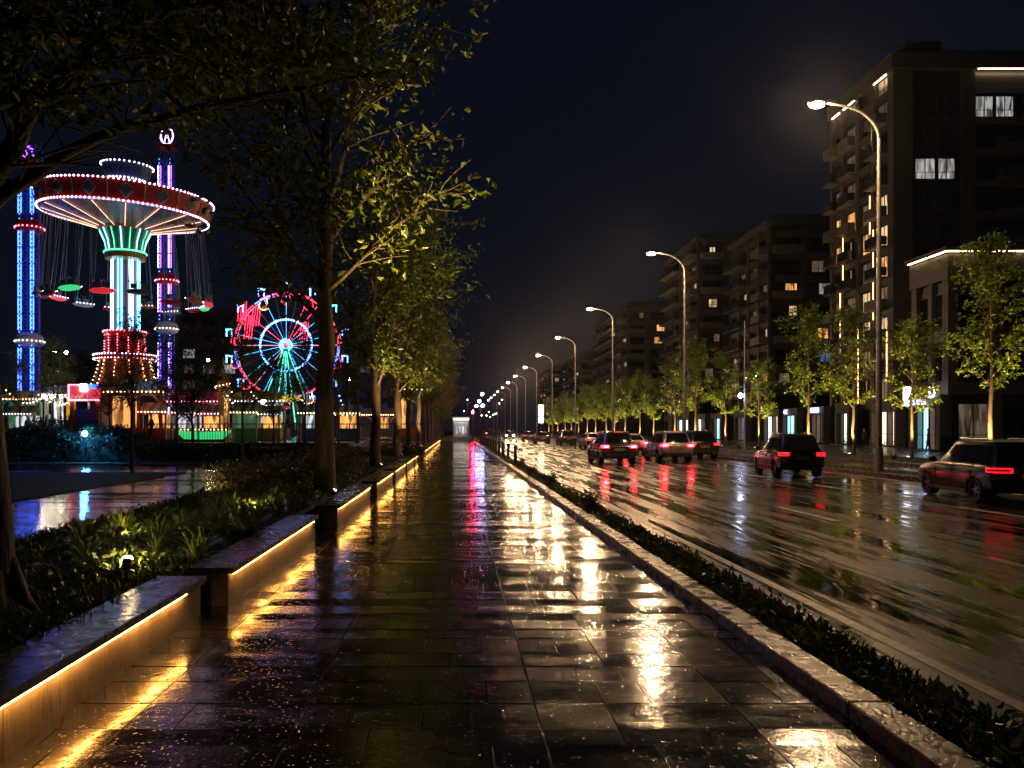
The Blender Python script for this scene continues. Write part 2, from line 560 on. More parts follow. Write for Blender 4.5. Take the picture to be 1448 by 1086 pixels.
# kerb beside the walkway, stone by stone
kb = MB()
y = -4.0
while y < 300:
    ln = 0.99 if y < 120 else 6.0
    dz = random.uniform(-0.006, 0.006)
    kb.box(XR + 0.004, XR + 0.24 + random.uniform(-0.006, 0.006), y, y + ln - 0.012, -0.155, 0.105 + dz)
    y += ln
struct('kerb', kb, M['kerb'], bevel=0.012)
struct('verge_soil', MB().box(XR + 0.245, 3.118, -4, 300, -0.155, 0.03), M['soil'])

# median, service road, planting strip, pavement on the right
mk2 = MB()
for (x0, x1) in ((16.004, 16.2), (17.8, 17.996)):
    y = 0.0
    while y < 330:
        mk2.box(x0, x1, y, y + 2.98, -0.155, 0.10)
        y += 3.0
struct('median_kerb', mk2, M['kerb'], bevel=0.015)
struct('median', MB().box(16.204, 17.796, 0, 330, -0.155, 0.085), M['lawn'])
struct('service_road', MB().box(18.0, 21.7, 0, 400, -0.155, ZR), M['asphalt'])
k3 = MB(); y = 0.0
while y < 330:
    k3.box(21.704, 21.95, y, y + 2.98, -0.155, 0.12); y += 3.0
struct('pavement_kerb', k3, M['kerb'], bevel=0.015)
struct('planting_strip', MB().box(21.954, 27.2, 0, 330, -0.155, 0.09), M['lawn'])
struct('pavement', MB().box(27.204, 60, 0, 420, -0.155, 0.06), M['pavement'])

# left side: bed, garden path, lawn island, cross path, park plaza
struct('planting_bed', MB().box(-5.75, -2.66, -4, 112, -0.155, 0.30), M['soil'])
struct('garden_path_bed', MB().box(-11.0, -5.754, -4, 33.2, -0.155, -0.06), M['joint'])
V, Fc = slabs(-11.0, -5.754, -4, 33.2, -0.05, [0.6, 0.6, 0.5, 0.9], [1.2, 0.9, 1.5], 0.022, 0.010, 0.005, 7)
o = mesh_np('garden_path', V, Fc, M['plaza']); o["kind"] = "structure"
struct('lawn_island', MB().box(-40, -11.004, 10, 33.2, -0.155, -0.01), M['lawn'])
struct('cross_path_bed', MB().box(-70, -5.754, 33.204, 41.5, -0.155, -0.06), M['joint'])
V, Fc = slabs(-70, -5.754, 33.21, 41.5, -0.05, [0.6, 0.6, 0.5, 0.9], [1.2, 0.9, 1.5, 2.0], 0.02, 0.010, 0.005, 8)
o = mesh_np('cross_path', V, Fc, M['plaza']); o["kind"] = "structure"
struct('lawn', MB().box(-70, -5.754, 41.504, 47.5, -0.155, 0.0), M['lawn'])
struct('park_plaza', MB().box(-110, -6.304, 47.504, 180, -0.155, ZP), M['plaza'])

# ------------------------------------------------------------------ planter walls with LED strips
M['led'] = em('warm_led_strip', (1.0, 0.42, 0.08), 60.0, pattern=0.4, pscale=2.0)
WALLS = [(-2.37, -2.5, 7.65, .37), (-2.22, 8.05, 13.05, .38), (-2.08, 14.5, 20.0, .40)]
yy, xx = 21.2, -2.03
while yy < 105:
    WALLS.append((xx, yy, yy + 5.3, 0.40)); yy += 6.5
for i, (x, y0, y1, h) in enumerate(WALLS):
    t = thing('planter_wall', f"low concrete planter wall with glowing amber strip under its coping, {ordw(i)} along the walkway",
              'wall', (x - 0.2, (y0 + y1) / 2, 0), 0, 'planter walls along the walkway')
    hl = (y1 - y0) / 2
    w = MB(); yy2 = -hl
    step = 0.62 if i < 5 else 1.3
    while yy2 < hl - 0.05:
        e = min(yy2 + step, hl)
        off = random.uniform(-0.003, 0.003)
        w.box(-0.2, 0.165 + off, yy2 + 0.003, e - 0.003, -0.012, h - 0.062)
        yy2 = e
    w.box(-0.19, 0.15, -hl + 0.01, hl - 0.01, -0.012, h - 0.066)
    w.build('wall_panel', M['concrete'], t)
    c = MB(); yy2 = -hl - 0.01
    cs = 1.24 if i < 5 else 2.6
    while yy2 < hl - 0.02:
        e = min(yy2 + cs, hl + 0.01)
        c.box(-0.23, 0.218, yy2 + 0.002, e - 0.002, h - 0.06, h)
        yy2 = e
    c.build('coping', M['coping'], t, bevel=0.006)
    e0 = 0.35 if i else 0.5
    MB().box(0.190, 0.204, -hl + 0.06, hl - e0, h - 0.074, h - 0.0605).build('led_strip', M['led'], t)

# ------------------------------------------------------------------ grass verge (nobody could count it)
def blades(n, xr, yr, z, hmin, hmax, wid, yexp=1.0):
    u = rng.random(n) ** yexp
    P = np.stack([rng.uniform(xr[0], xr[1], n), yr[0] + (yr[1] - yr[0]) * u, np.full(n, z)], axis=1)
    a = rng.uniform(0, 2 * np.pi, n); lean = rng.uniform(0.1, 0.9, n)
    h = rng.uniform(hmin, hmax, n)
    D = np.stack([np.cos(a) * lean, np.sin(a) * lean, np.ones(n)], axis=1)
    D /= np.linalg.norm(D, axis=1, keepdims=True)
    S = np.stack([-np.sin(a), np.cos(a), np.zeros(n)], axis=1) * wid
    mid = P + D * h[:, None] * 0.55
    D2 = D.copy(); D2[:, 2] -= 0.7; 
    tip = mid + D2 * h[:, None] * 0.5
    Vv = np.stack([P - S, P + S, mid + S * 0.8, mid - S * 0.8, tip], axis=1).reshape(-1, 3)
    i = np.arange(n)[:, None] * 5
    Fq = np.concatenate([i + np.array([[0, 1, 2]]), i + np.array([[0, 2, 3]]), i + np.array([[3, 2, 4]])], axis=0)
    return Vv, Fq
Vv, Fq = blades(30000, (2.63, 3.12), (1.6, 95), 0.03, 0.04, 0.19, 0.009, 2.0)
o = mesh_np('verge_grass', Vv, Fq, M['leaf_c'], loops=3)
tag(o, 'strip of tufty wet grass between the walkway kerb and the road', 'grass', kind='stuff')
Vv, Fq = blades(16000, (16.25, 17.75), (14, 150), 0.085, 0.05, 0.16, 0.008, 1.7)
o = mesh_np('median_grass', Vv, Fq, M['leaf_c'], loops=3)
tag(o, 'short grass on the median under the street lamps', 'grass', kind='stuff')
Vv, Fq = blades(30000, (-5.7, -2.7), (2.0, 60), 0.30, 0.05, 0.22, 0.008, 1.6)
o = mesh_np('bed_groundcover', Vv, Fq, M['leaf_c'], loops=3)
tag(o, 'low dark ground cover filling the planting bed behind the planter walls', 'ground cover', kind='stuff')

nr_ = np.random.default_rng(3)
n_ = 7000
P_ = np.stack([nr_.uniform(2.62, 3.13, n_), 1.6 + 80 * nr_.random(n_) ** 2.0, nr_.uniform(.03, .13, n_)], axis=1)
P_[:, 2] *= (0.55 + 0.6 * (np.sin(P_[:, 1] * 3.1) * np.sin(P_[:, 1] * 1.3 + 1) > -0.1))
D_ = nr_.normal(size=(n_, 3)) + np.array([0, 0, .5]); D_ /= np.linalg.norm(D_, axis=1, keepdims=True)
L_ = nr_.uniform(.05, .11, n_)
Vv, Fq = leaf_arrays(P_, D_, L_, L_ * .5, nr_)
o = mesh_np('verge_groundcover', Vv, Fq, M['leaf_d'], loops=3)
tag(o, 'low leafy ground cover growing in the verge between kerb and road', 'ground cover', kind='stuff')

n_ = 15000
P_ = np.stack([nr_.uniform(-5.6, -2.75, n_), 3.0 + 24 * nr_.random(n_) ** 1.3, np.zeros(n_)], axis=1)
P_[:, 2] = .30 + nr_.random(n_) * (.07 + .14 * np.clip(np.sin(P_[:, 0] * 2.6 + 1.3 * np.sin(P_[:, 1])) * np.sin(P_[:, 1] * 2.1), 0, 1))
D_ = nr_.normal(size=(n_, 3)) + np.array([0, 0, .5]); D_ /= np.linalg.norm(D_, axis=1, keepdims=True)
L_ = nr_.uniform(.05, .10, n_)
Vv, Fq = leaf_arrays(P_, D_, L_, L_ * .55, nr_)
o = mesh_np('bed_leafy_cover', Vv, Fq, M['leaf_d'], loops=3)
tag(o, 'low rounded mounds of small leaves between the clumps in the planting bed', 'ground cover', kind='stuff')
# ------------------------------------------------------------------ street lamps
M['lens'] = em('street_lamp_lens', (1.0, 0.62, 0.31), 3300.0)
M['lensfar'] = em('far_street_lamp_lens', (1.0, 0.70, 0.45), 260.0, sample=False)
LAMP_Y = [32.5 + 27.6 * i for i in range(13)]
def make_lamp(first=True):
    t = thing('street_lamp', '', 'street lamp', (0, 0, 0), 0, 'street lamps along the road median')
    p = MB()
    p.tube([(0, 0, 0), (0, 0, 0.9)], [0.16, 0.15], 12)
    p.tube([(0, 0, 0.9), (0, 0, 13.3)], [0.115, 0.075], 12)
    p.build('pole', M['pole'], t, smooth=False)
    MB().box(-0.2, 0.2, -0.2, 0.2, 0, 0.04).build('base_plate', M['darkmetal'], t)
    a = MB()
    pts = []
    for k in range(13):
        s = k / 12
        ang = s * math.radians(82)
        pts.append((-1.35 * (1 - math.cos(ang)) - 0.55 * s * s, 0, 13.25 + 1.35 * math.sin(ang) + 0.05 * s))
    pts.append((pts[-1][0] - 0.35, 0, pts[-1][2] + 0.06))
    a.tube(pts, [0.072 - 0.03 * k / len(pts) for k in range(len(pts))], 8)
    a.build('arm', M['pole'], t, smooth=True)
    e = Vector(pts[-1])
    h = MB()
    n = 10
    prof = [(0.0, .05, .04), (-.12, .11, .07), (-.40, .17, .085), (-.68, .14, .07), (-.80, .06, .04)]
    rings = []
    for dx, hw, hh in prof:
        rings.append([e + Vector((dx, hw * math.cos(2 * math.pi * k / n), hh * math.sin(2 * math.pi * k / n) + (0.02 if math.sin(2 * math.pi * k / n) > 0 else 0))) for k in range(n)])
    fs = []
    for i in range(len(rings) - 1):
        for k in range(n):
            fs.append((i * n + k, i * n + (k + 1) % n, (i + 1) * n + (k + 1) % n, (i + 1) * n + k))
    fs.append(tuple(range(n))); fs.append(tuple(reversed([(len(rings) - 1) * n + k for k in range(n)])))
    h.add([v for r in rings for v in r], fs)
    head = h.build('lamp_head', M['darkmetal'], t, smooth=True)
    ln = MB()
    ln.ball((e.x - 0.43, e.y, e.z - 0.055), 0.30, 0.19, 0.13, 10, 6)
    ln.build('lens', M['lens'] if first else M['lensfar'], head, smooth=True)
    b = MB(); b.box(-0.06, 0.06, -0.13, -0.05, 1.0, 1.35); b.build('service_hatch', M['darkmetal'], t)
    c = MB(); c.tube([(-0.25, 0.02, 13.9), (-0.3, 0.02, 13.2), (-0.18, 0.02, 12.4), (-0.09, 0.0, 11.9)], 0.015, 5); c.build('cable', M['darkmetal'], t)
    return t
lamp_near = make_lamp(True)
lamp_far = None
for i, Y in enumerate(LAMP_Y):
    if i == 0: t = lamp_near
    elif i < 8: t = copy_tree(lamp_near)
    else:
        t = make_lamp(False) if i == 8 else copy_tree(lamp_far)
        if i == 8: lamp_far = t
    t.location = (16.9, Y, 0.085)
    t["label"] = f"tall curved arm street lamp glowing warm on the road median, {ordw(i)} of its row"

# ------------------------------------------------------------------ trees
def wob(rnd, s): return Vector((rnd.gauss(0, s), rnd.gauss(0, s), rnd.gauss(0, s * 0.5)))

def limb(mb, start, direction, length, r0, r1, rnd, seg=6, curve=0.12, up=0.06, n=6):
    pts, rad = [Vector(start)], [r0]
    d = Vector(direction).normalized()
    for k in range(seg):
        d = (d + wob(rnd, curve) + Vector((0, 0, up))).normalized()
        pts.append(pts[-1] + d * (length / seg))
        rad.append(r0 + (r1 - r0) * (k + 1) / seg)
    mb.tube(pts, rad, n, cap=False)
    return pts

def grow(name_t, H, base, R, r0, seed, n_leaf, lsize, leaf, label, cat='tree', group=None, lean=(0, 0), nb=16, shape='oval', twig=3, droop=0.35, root=True):
    """trunk + limbs in one mesh ('trunk'), leaves in another ('crown')"""
    rnd = random.Random(seed); nr = np.random.default_rng(seed)
    t = thing(name_t, label, cat, (0, 0, 0), 0, group)
    mb = MB()
    seg = 12
    pts, rad = [], []
    for k in range(seg + 1):
        s = k / seg
        pts.append(Vector((lean[0] * s + rnd.gauss(0, 0.035) * min(1, k) * (H / 10), lean[1] * s + rnd.gauss(0, 0.035) * min(1, k) * (H / 10), H * 0.93 * s)))
        rr = r0 * (1 - 0.88 * s ** 0.9)
        rad.append(rr * (1.0 if k else 1.35))
    # root flare
    if root:
        pts.insert(1, pts[0].lerp(pts[1], 0.18)); rad.insert(1, r0 * 1.05)
    mb.tube(pts, rad, 12, cap=True)
    def at(z):
        for a, b2 in zip(pts, pts[1:]):
            if a.z <= z <= b2.z: return a.lerp(b2, (z - a.z) / max(1e-6, b2.z - a.z))
        return pts[-1]
    anchors = []
    az = rnd.uniform(0, 6.28)
    for i in range(nb):
        s = (i + 0.5) / nb
        z = base + (H * 0.9 - base) * s
        if shape == 'oval': rr = R * math.sin(math.pi * (0.22 + 0.72 * s)) ** 0.75
        elif shape == 'cone': rr = R * (1.02 - 0.85 * s)
        else: rr = R * (0.62 + 0.5 * math.sin(math.pi * s)) * (1 - 0.25 * s)
        az += 2.4 + rnd.gauss(0, 0.3)
        el = math.radians(rnd.uniform(22, 48) + 25 * s)
        d = Vector((math.cos(az) * math.cos(el), math.sin(az) * math.cos(el), math.sin(el)))
        ln = rr / max(0.5, math.cos(el)) * rnd.uniform(0.75, 1.1)
        br = max(0.012, r0 * 0.32 * (1 - 0.75 * s))
        bp = limb(mb, at(z), d, ln, br, br * 0.22, rnd, 7, 0.10, 0.03)
        for j in range(2, len(bp)):
            anchors.append((bp[j], (bp[j] - bp[j - 1]).normalized(), 0.28))
            for q in range(twig):
                ta = rnd.uniform(0, 6.28)
                dd = ((bp[j] - bp[j - 1]).normalized() * 0.7 + Vector((math.cos(ta), math.sin(ta), rnd.uniform(-0.5, 0.6)))).normalized()
                tl = ln * rnd.uniform(0.18, 0.40)
                tp = limb(mb, bp[j], dd, tl, br * 0.28, br * 0.08, rnd, 3, 0.16, -0.03, 4)
                for p0, p1 in zip(tp, tp[1:]):
                    anchors.append((p1, (p1 - p0).normalized(), 0.2))
    trunk = mb.build('trunk', M['bark'], t, smooth=True)
    A = np.array([a[0][:] for a in anchors]); DD = np.array([a[1][:] for a in anchors])
    sc = R / 3.0
    # clumping: some anchors carry many leaves, some few
    wgt = nr.gamma(0.8, 1.0, len(A)); wgt /= wgt.sum()
    idx = nr.choice(len(A), n_leaf, p=wgt)
    P = A[idx] + nr.normal(size=(n_leaf, 3)) * np.array([0.20, 0.20, 0.15]) * max(0.6, sc)
    D = DD[idx] * 0.6 + nr.normal(size=(n_leaf, 3)) * 0.6 + np.array([0, 0, -droop])
    D /= np.linalg.norm(D, axis=1, keepdims=True)
    L = lsize * nr.uniform(0.6, 1.25, n_leaf)
    Vv, Fq = leaf_arrays(P, D, L, L * nr.uniform(0.36, 0.52, n_leaf), nr)
    mesh_np('crown', Vv, Fq, leaf, t, loops=3)
    return t

# --- walkway row
GW = 'trees in the planting bed beside the walkway'
t = grow('street_tree', 14.8, 3.6, 3.9, 0.25, 21, 8000, 0.235, M['leaf_a'],
         'large dark leafy tree with thick trunk behind the third planter wall', 'tree', GW, nb=26, twig=4)
t.location = (-2.95, 18.3, 0.28); t.rotation_euler.z = 0.6
rowA = grow('street_tree', 11.5, 2.9, 3.1, 0.23, 31, 4300, 0.25, M['leaf_b'], '', 'tree', GW, nb=20)
rowB = grow('street_tree', 12.0, 3.1, 3.2, 0.22, 32, 4300, 0.25, M['leaf_a'], '', 'tree', GW, nb=20)
ROWY = [31.0, 42, 53.5, 65, 77, 89, 100, 111, 123, 135, 147, 160, 175, 190]
for i, Y in enumerate(ROWY):
    src = rowA if i % 2 == 0 else rowB
    o = src if i < 2 else copy_tree(src)
    o.location = (-3.1 + random.uniform(-0.12, 0.12), Y, 0.28 if Y < 112 else -0.1)
    o.rotation_euler.z = i * 1.9
    s = random.uniform(0.93, 1.08); o.scale = (s, s, s)
    o["label"] = f"leafy walkway tree in the row left of the paving, {ordw(i)} beyond the large trunk"

# --- nearest tree: leaning trunk at the left edge, limbs arching over the picture
rnd = random.Random(77); nr = np.random.default_rng(77)
t0 = thing('street_tree', 'leaning rough barked tree at the left picture edge, its limbs arching across the top', 'tree', (-3.45, 6.15, 0.27), 0, GW)
mb = MB()
TR = [(0.02, 0, 0), (-0.02, 0, .12), (-0.06, 0, .3), (-0.10, 0.0, 1.0), (-0.17, 0.02, 1.8), (-0.30, 0.03, 2.6), (-0.34, 0.03, 3.2), (-0.28, 0.05, 3.7)]
mb.tube(TR, [.27, .20, .175, .16, .145, .14, .14, .13], 14, cap=True)
for a in (0.2, 1.4, 2.7, 4.0, 5.2):
    mb.tube([(0.10 * math.cos(a) - .04, 0.10 * math.sin(a), .5), (.17 * math.cos(a) - .02, .17 * math.sin(a), .18), (.33 * math.cos(a), .33 * math.sin(a), -.04)], [.05, .07, .03], 7)
LIMBS = [
    ([(-0.30, .03, 3.0), (-0.02, 0.0, 3.45), (0.28, -.05, 3.95), (0.75, -.1, 4.35), (1.35, -.2, 4.55), (2.1, -.3, 4.60)], .10),
    ([(-0.31, .03, 2.95), (0.05, 0.15, 3.38), (0.55, .35, 3.80), (1.2, .6, 4.12), (1.9, 1.0, 4.45), (2.5, 1.4, 4.75)], .065),
    ([(-0.28, .05, 3.6), (-0.2, 0.2, 4.4), (0.2, .4, 5.2), (0.9, .8, 5.8), (1.7, 1.2, 6.2)], .09),
    ([(-0.28, .05, 3.6), (-0.5, 0.4, 4.4), (-0.6, 1.2, 5.2), (-0.3, 2.2, 5.8)], .08),
    ([(-0.1, .2, 4.6), (0.5, 1.0, 4.9), (1.2, 2.0, 5.2), (1.9, 2.9, 5.5), (2.5, 3.6, 5.6)], .06),
    ([(0.28, -.05, 3.95), (0.7, .5, 4.5), (1.3, 1.2, 5.0), (2.0, 1.9, 5.2)], .045),
    ([(-0.5, .4, 4.4), (-1.2, .6, 4.9), (-1.9, 1.0, 5.2)], .06),
]
anchors = []
for pts, r in LIMBS:
    P = []
    for a, b2 in zip(pts, pts[1:]):
        for k in range(3):
            P.append(Vector(a).lerp(Vector(b2), k / 3) + wob(rnd, 0.015))
    P.append(Vector(pts[-1]))
    mb.tube(P, [r * (1 - 0.85 * k / len(P)) for k in range(len(P))], 9, cap=False)
    for j in range(3, len(P)):
        d = (P[j] - P[j - 1]).normalized()
        for q in range(4):
            ta = rnd.uniform(0, 6.28)
            dd = (d * 0.6 + Vector((math.cos(ta), math.sin(ta), rnd.uniform(-0.35, 0.7)))).normalized()
            tp = limb(mb, P[j], dd, rnd.uniform(0.3, 1.0), r * 0.16, r * 0.05, rnd, 4, 0.16, -0.03, 4)
            for p0, p1 in zip(tp, tp[1:]): anchors.append((p1, (p1 - p0).normalized()))
mb.build('trunk', M['bark'], t0, smooth=True)
A = np.array([a[0][:] for a in anchors]); DD = np.array([a[1][:] for a in anchors])
n_leaf = 5800
wgt = nr.gamma(0.8, 1.0, len(A)); wgt /= wgt.sum()
idx = nr.choice(len(A), n_leaf, p=wgt)
P = A[idx] + nr.normal(size=(n_leaf, 3)) * 0.13
WP = P + np.array([-3.45, 6.15, 0.27])
keep = (WP[:, 2] > 1.75 + 0.385 * WP[:, 1] * 1.0 + 0.12 * np.sin(WP[:, 0] * 3)) & ((WP[:, 0] < -2.0) | (WP[:, 2] > 1.75 + 0.43 * WP[:, 1]))
P, idx = P[keep], idx[keep]; n_leaf = len(P)
D = DD[idx] * 0.6 + nr.normal(size=(n_leaf, 3)) * 0.5 + np.array([0, 0, -0.5])
D /= np.linalg.norm(D, axis=1, keepdims=True)
L = 0.125 * nr.uniform(0.6, 1.25, n_leaf)
Vv, Fq = leaf_arrays(P, D, L, L * nr.uniform(0.36, 0.5, n_leaf), nr)
mesh_np('crown', Vv, Fq, M['leaf_a'], t0, loops=3)

# --- right hand row: slim street trees lit from below
GR = 'uplit street trees on the planting strip across the road'
RV = [grow('street_tree', 9.4, 2.8, 1.75, 0.11, 41 + k, 2600, 0.22, M['leaf_b'], '', 'tree', GR, nb=18, shape='oval', twig=3) for k in range(3)]
M['uplens'] = em('uplight_lens', (1.0, 0.75, 0.35), 30.0, sample=False)
UPW = 6500.0
RTREES = []
RY = [39.8, 46.4, 52.7, 60.4, 70.0, 78.6, 87.6, 97, 106, 115, 124, 133, 142, 152, 162, 172, 183, 194, 206, 218, 230]
for i, Y in enumerate(RY):
    o = RV[i] if i < 3 else copy_tree(RV[i % 3])
    o.location = (26.0 + random.uniform(-0.25, 0.25), Y, 0.08)
    o.rotation_euler.z = i * 2.3
    s = (1.12, 0.9, 1.02, 1.1, 0.86, 0.97, 1.16)[i % 7]
    o.scale = (s, s, s * (1.05, 0.95, 1.0)[i % 3])
    o["label"] = f"slim street tree lit yellow green from below across the road, {ordw(i)} of its row"
    RTREES.append((o.location.copy(), Y))

def make_uplight():
    t = thing('ground_uplight', '', 'spotlight', (0, 0, 0), 0, 'ground uplights under the street trees')
    b = MB(); b.tube([(0, 0, 0), (0, 0, .12)], [.09, .11], 10); b.build('housing', M['darkmetal'], t)
    l = MB(); l.lathe([(0.0, .124), (.085, .122)], 10); l.build('lens', M['uplens'], t)
    sp = spot('lamp', (0, 0, .16), (0.25, 0.0, 3.0), UPW, (1.0, 0.72, 0.26), 75, t, 0.7, 0.06)
    return t
up = make_uplight()
for k, (L0, Y) in enumerate(RTREES):
    if k > 22: break
    o = up if k == 0 else copy_tree(up)
    o.location = (L0.x - 0.55, L0.y - 0.6, 0.088)
    o.rotation_euler.z = 0.8
    o["label"] = f"small ground uplight shining up the {ordw(k)} tree of the row across the road"

# --- garden spotlights in the bed on the left, some of them added fill
M['gardenlens'] = em('garden_spot_lens', (1.0, 0.66, 0.26), 420.0, sample=False)
def bed_spot(loc, target, energy, label, ang=70, flat=True):  # real garden spotlights and added fill lights share this fixture
    t = thing('bed_spotlight', label, 'spotlight', loc, 0, 'garden spotlights in the planting bed')
    d = (Vector(target) - Vector(loc)).normalized()
    s = MB(); s.tube([(0, 0, -0.05), (0, 0, .10)], .012, 6); s.build('spike', M['darkmetal'], t)
    h = MB(); c = Vector((0, 0, .13)); h.tube([c - d * .07, c + d * .05], [.035, .05], 10); h.build('housing', M['darkmetal'], t)
    l = MB()
    if flat:
        q = d.orthogonal().normalized(); r_ = d.cross(q)
        l.add([c + d * .052 + (q * math.cos(a) + r_ * math.sin(a)) * .044 for a in [k * math.pi / 5 for k in range(10)]], [tuple(range(10))])
    else: l.ball(c + d * .055, .05, .05, .034, 10, 6)
    l.build('lens', M['gardenlens'], t, smooth=True)
    spot('lamp', c + d * .11, c + d * 3, energy, (1.0, 0.74, 0.28), ang, t, 0.6, 0.04)
    return t
bed_spot((-3.22, 7.95, 0.30), (-3.3, 8.45, 1.1), 120, 'bright small garden spotlight glowing in the plants beside the nearest planter wall gap', 165, False)
bed_spot((-2.55, 16.9, 0.31), (0.2, 19.0, 5.8), 9500, 'added fill spotlight by the large walkway trunk shining up its crown', 62)  # added light for the crown leaves, its lens turned out of sight
bed_spot((-2.75, 29.6, 0.31), (-0.3, 31.6, 5.8), 3000, 'small garden spotlight below the walkway tree just beyond the large trunk', 70)
bed_spot((-2.7, 40.6, 0.31), (-0.4, 42.8, 6.8), 2600, 'small garden spotlight among the plants under the third walkway trunk', 75)
bed_spot((-2.7, 63.6, 0.31), (-0.6, 66.2, 6.8), 2600, 'small garden spotlight far along the planting bed', 80)

# ------------------------------------------------------------------ plants in the bed
def strap_clump(seed, n, hgt):
    nr = np.random.default_rng(seed)
    Vs, Fs = [], []
    for k in range(n):
        a = nr.uniform(0, 6.28); L = hgt * nr.uniform(0.7, 1.25); lean = nr.uniform(0.15, 0.75); w = nr.uniform(0.010, 0.019)
        d = np.array([math.cos(a), math.sin(a), 0]); s = np.array([-d[1], d[0], 0]); z = np.array([0, 0, 1.0])
        b = d * nr.uniform(0, .05)
        b0 = len(Vs)
        m = 6
        p = b.copy(); ang = math.radians(88 - 40 * lean)
        for j in range(m + 1):
            ww = w * (1 - (j / m) ** 2.2) + 0.001
            Vs += [p - s * ww, p + s * ww]
            p = p + (d * math.cos(ang) + z * math.sin(ang)) * (L / m)
            ang -= lean * 0.62
        for j in range(m):
            q = b0 + 2 * j
            Fs.append((q, q + 1, q + 3, q + 2))
    return np.array(Vs), np.array(Fs)
clumps = []
GC = 'strappy leaved clumps in the planting bed'
for k in range(4):
    Vv, Fq = strap_clump(60 + k, 42, 0.46)
    o = mesh_np('strap_leaf_clump', Vv, Fq, M['leaf_d'])
    tag(o, '', 'plant', GC); clumps.append(o)
spots = []
r2 = random.Random(9)
fixed = [(-3.35, 9.05), (-2.95, 9.5), (-4.0, 8.8), (-2.8, 8.75), (-4.5, 9.8), (-3.7, 10.1), (-2.75, 10.8), (-4.6, 11.2)]
for yy in (3.6, 4.4, 5.3, 6.9, 7.6, 10.9, 11.6, 12.4, 13.2, 14.0, 15.0, 16.0):
    for xx in (-2.85, -3.4, -4.0, -4.6, -5.2):
        if xx < -4.5 and yy > 5: continue
        if abs(yy - 6.15) < 0.5 and abs(xx + 3.45) < 0.5: continue
        if 5.8 < yy < 8.3 and -3.9 < xx < -2.2: continue
        if r2.random() < (0.75 if yy > 6 else 0.45):
            spots.append((xx + r2.uniform(-.2, .2), yy + r2.uniform(-.3, .3)))
zone = lambda y: ('beside the near leaning trunk' if y < 7 else 'around the bright garden spotlight' if y < 10.3 else 'behind the second planter wall' if y < 13.2 else 'before the large trunk')
for i, (xx, yy) in enumerate(fixed + spots):
    o = clumps[i] if i < 4 else clumps[i % 4].copy()
    if i >= 4: COL.objects.link(o)
    o.location = (xx, yy, 0.295); o.rotation_euler.z = r2.uniform(0, 6.28)
    s = r2.uniform(0.75, 1.15); o.scale = (s, s, s)
    side = 'close to the wall' if xx > -3.5 else 'in mid bed' if xx > -4.9 else 'at the path side'
    o["label"] = f"clump of long arching strap leaves {side}, {zone(yy)}"

def shrub(seed, R, Hh, n, ls, mat, label, loc, group, cat='shrub', nm='shrub'):
    nr = np.random.default_rng(seed); rd = random.Random(seed)
    t = thing(nm, label, cat, loc, 0, group)
    mb = MB(); A = []
    for k in range(16):
        a = rd.uniform(0, 6.28); el = rd.uniform(0.5, 1.4)
        d = Vector((math.cos(a) * math.cos(el) * R, math.sin(a) * math.cos(el) * R, math.sin(el) * Hh))
        p = limb(mb, (0, 0, -0.02), d, d.length, .014, .004, rd, 5, 0.14, 0.03, 4)
        for q in p[1:]: A.append(q[:])
    mb.build('stem', M['bark'], t)
    A = np.array(A); idx = nr.integers(0, len(A), n)
    P = A[idx] + nr.normal(size=(n, 3)) * 0.12 * np.array([1.3 * R / .6, 1.3 * R / .6, .8])
    P[:, 2] = np.abs(P[:, 2])
    D = nr.normal(size=(n, 3)) + np.array([0, 0, 0.5]); D /= np.linalg.norm(D, axis=1, keepdims=True)
    L = ls * nr.uniform(.6, 1.2, n)
    Vv, Fq = leaf_arrays(P, D, L, L * .5, nr)
    mesh_np('foliage', Vv, Fq, mat, t, loops=3)
    return t
GS = 'leafy shrubs along the back of the planting bed'
M['leaf_s'] = leafmat('shrub_leaf', (0.045, 0.045, 0.012), (0.11, 0.095, 0.02), 0.15)
sh = [(-5.3, 18.6, .75, .62), (-4.6, 19.3, .85, .75), (-4.3, 21.6, .9, .8), (-3.9, 25.5, .9, .7), (-4.8, 27.5, .9, .75), (-5.1, 23.5, .8, .7), (-4.6, 35, .9, .8), (-5.0, 31, .9, .7)]
wds = ['lit yellowish at its left end beside the garden path', 'broad and dark before the garden path', 'dark and leafy left of the large trunk', 'low behind the large trunk', 'broad behind the large trunk near the path', 'rounded near the path edge', 'far below the second walkway tree', 'far at the back of the bed']
for i, (xx, yy, R, Hh) in enumerate(sh):
    shrub(100 + i, R, Hh, 1900, 0.075, M['leaf_s'], 'bushy shrub with small glossy leaves, ' + wds[i], (xx, yy, 0.29), GS)
bed_spot((-5.5, 17.6, 0.30), (-5.3, 18.7, 0.75), 14, 'small garden spotlight lighting the left end of the shrubs by the path', 120)

# lit ground plants under the right hand trees
GP = 'low lit plants at the kerb across the road'
for k in range(14):
    nm = None
    o = clumps[k % 4].copy(); COL.objects.link(o)
    L0 = RTREES[k % len(RTREES)][0]
    o.name = 'strap_leaf_clump'
    o.location = (L0.x - 1.6 - (k % 3) * .4, L0.y - 0.8 - (k % 2), .085); o.scale = (1.3, 1.3, .9)
    tag(o, 'low leafy plant by the kerb under the uplit trees across the road', 'plant', GP)

bed_spot((-3.5, 13.9, 0.30), (-3.9, 15.4, 0.75), 28, 'small garden spotlight lighting the strap leaves before the large trunk', 130)
bed_spot((-4.4, 10.6, 0.30), (-4.2, 12.6, 0.8), 28, 'added fill spotlight in mid bed behind the bright one', 130)  # added light to brighten the plants in mid bed
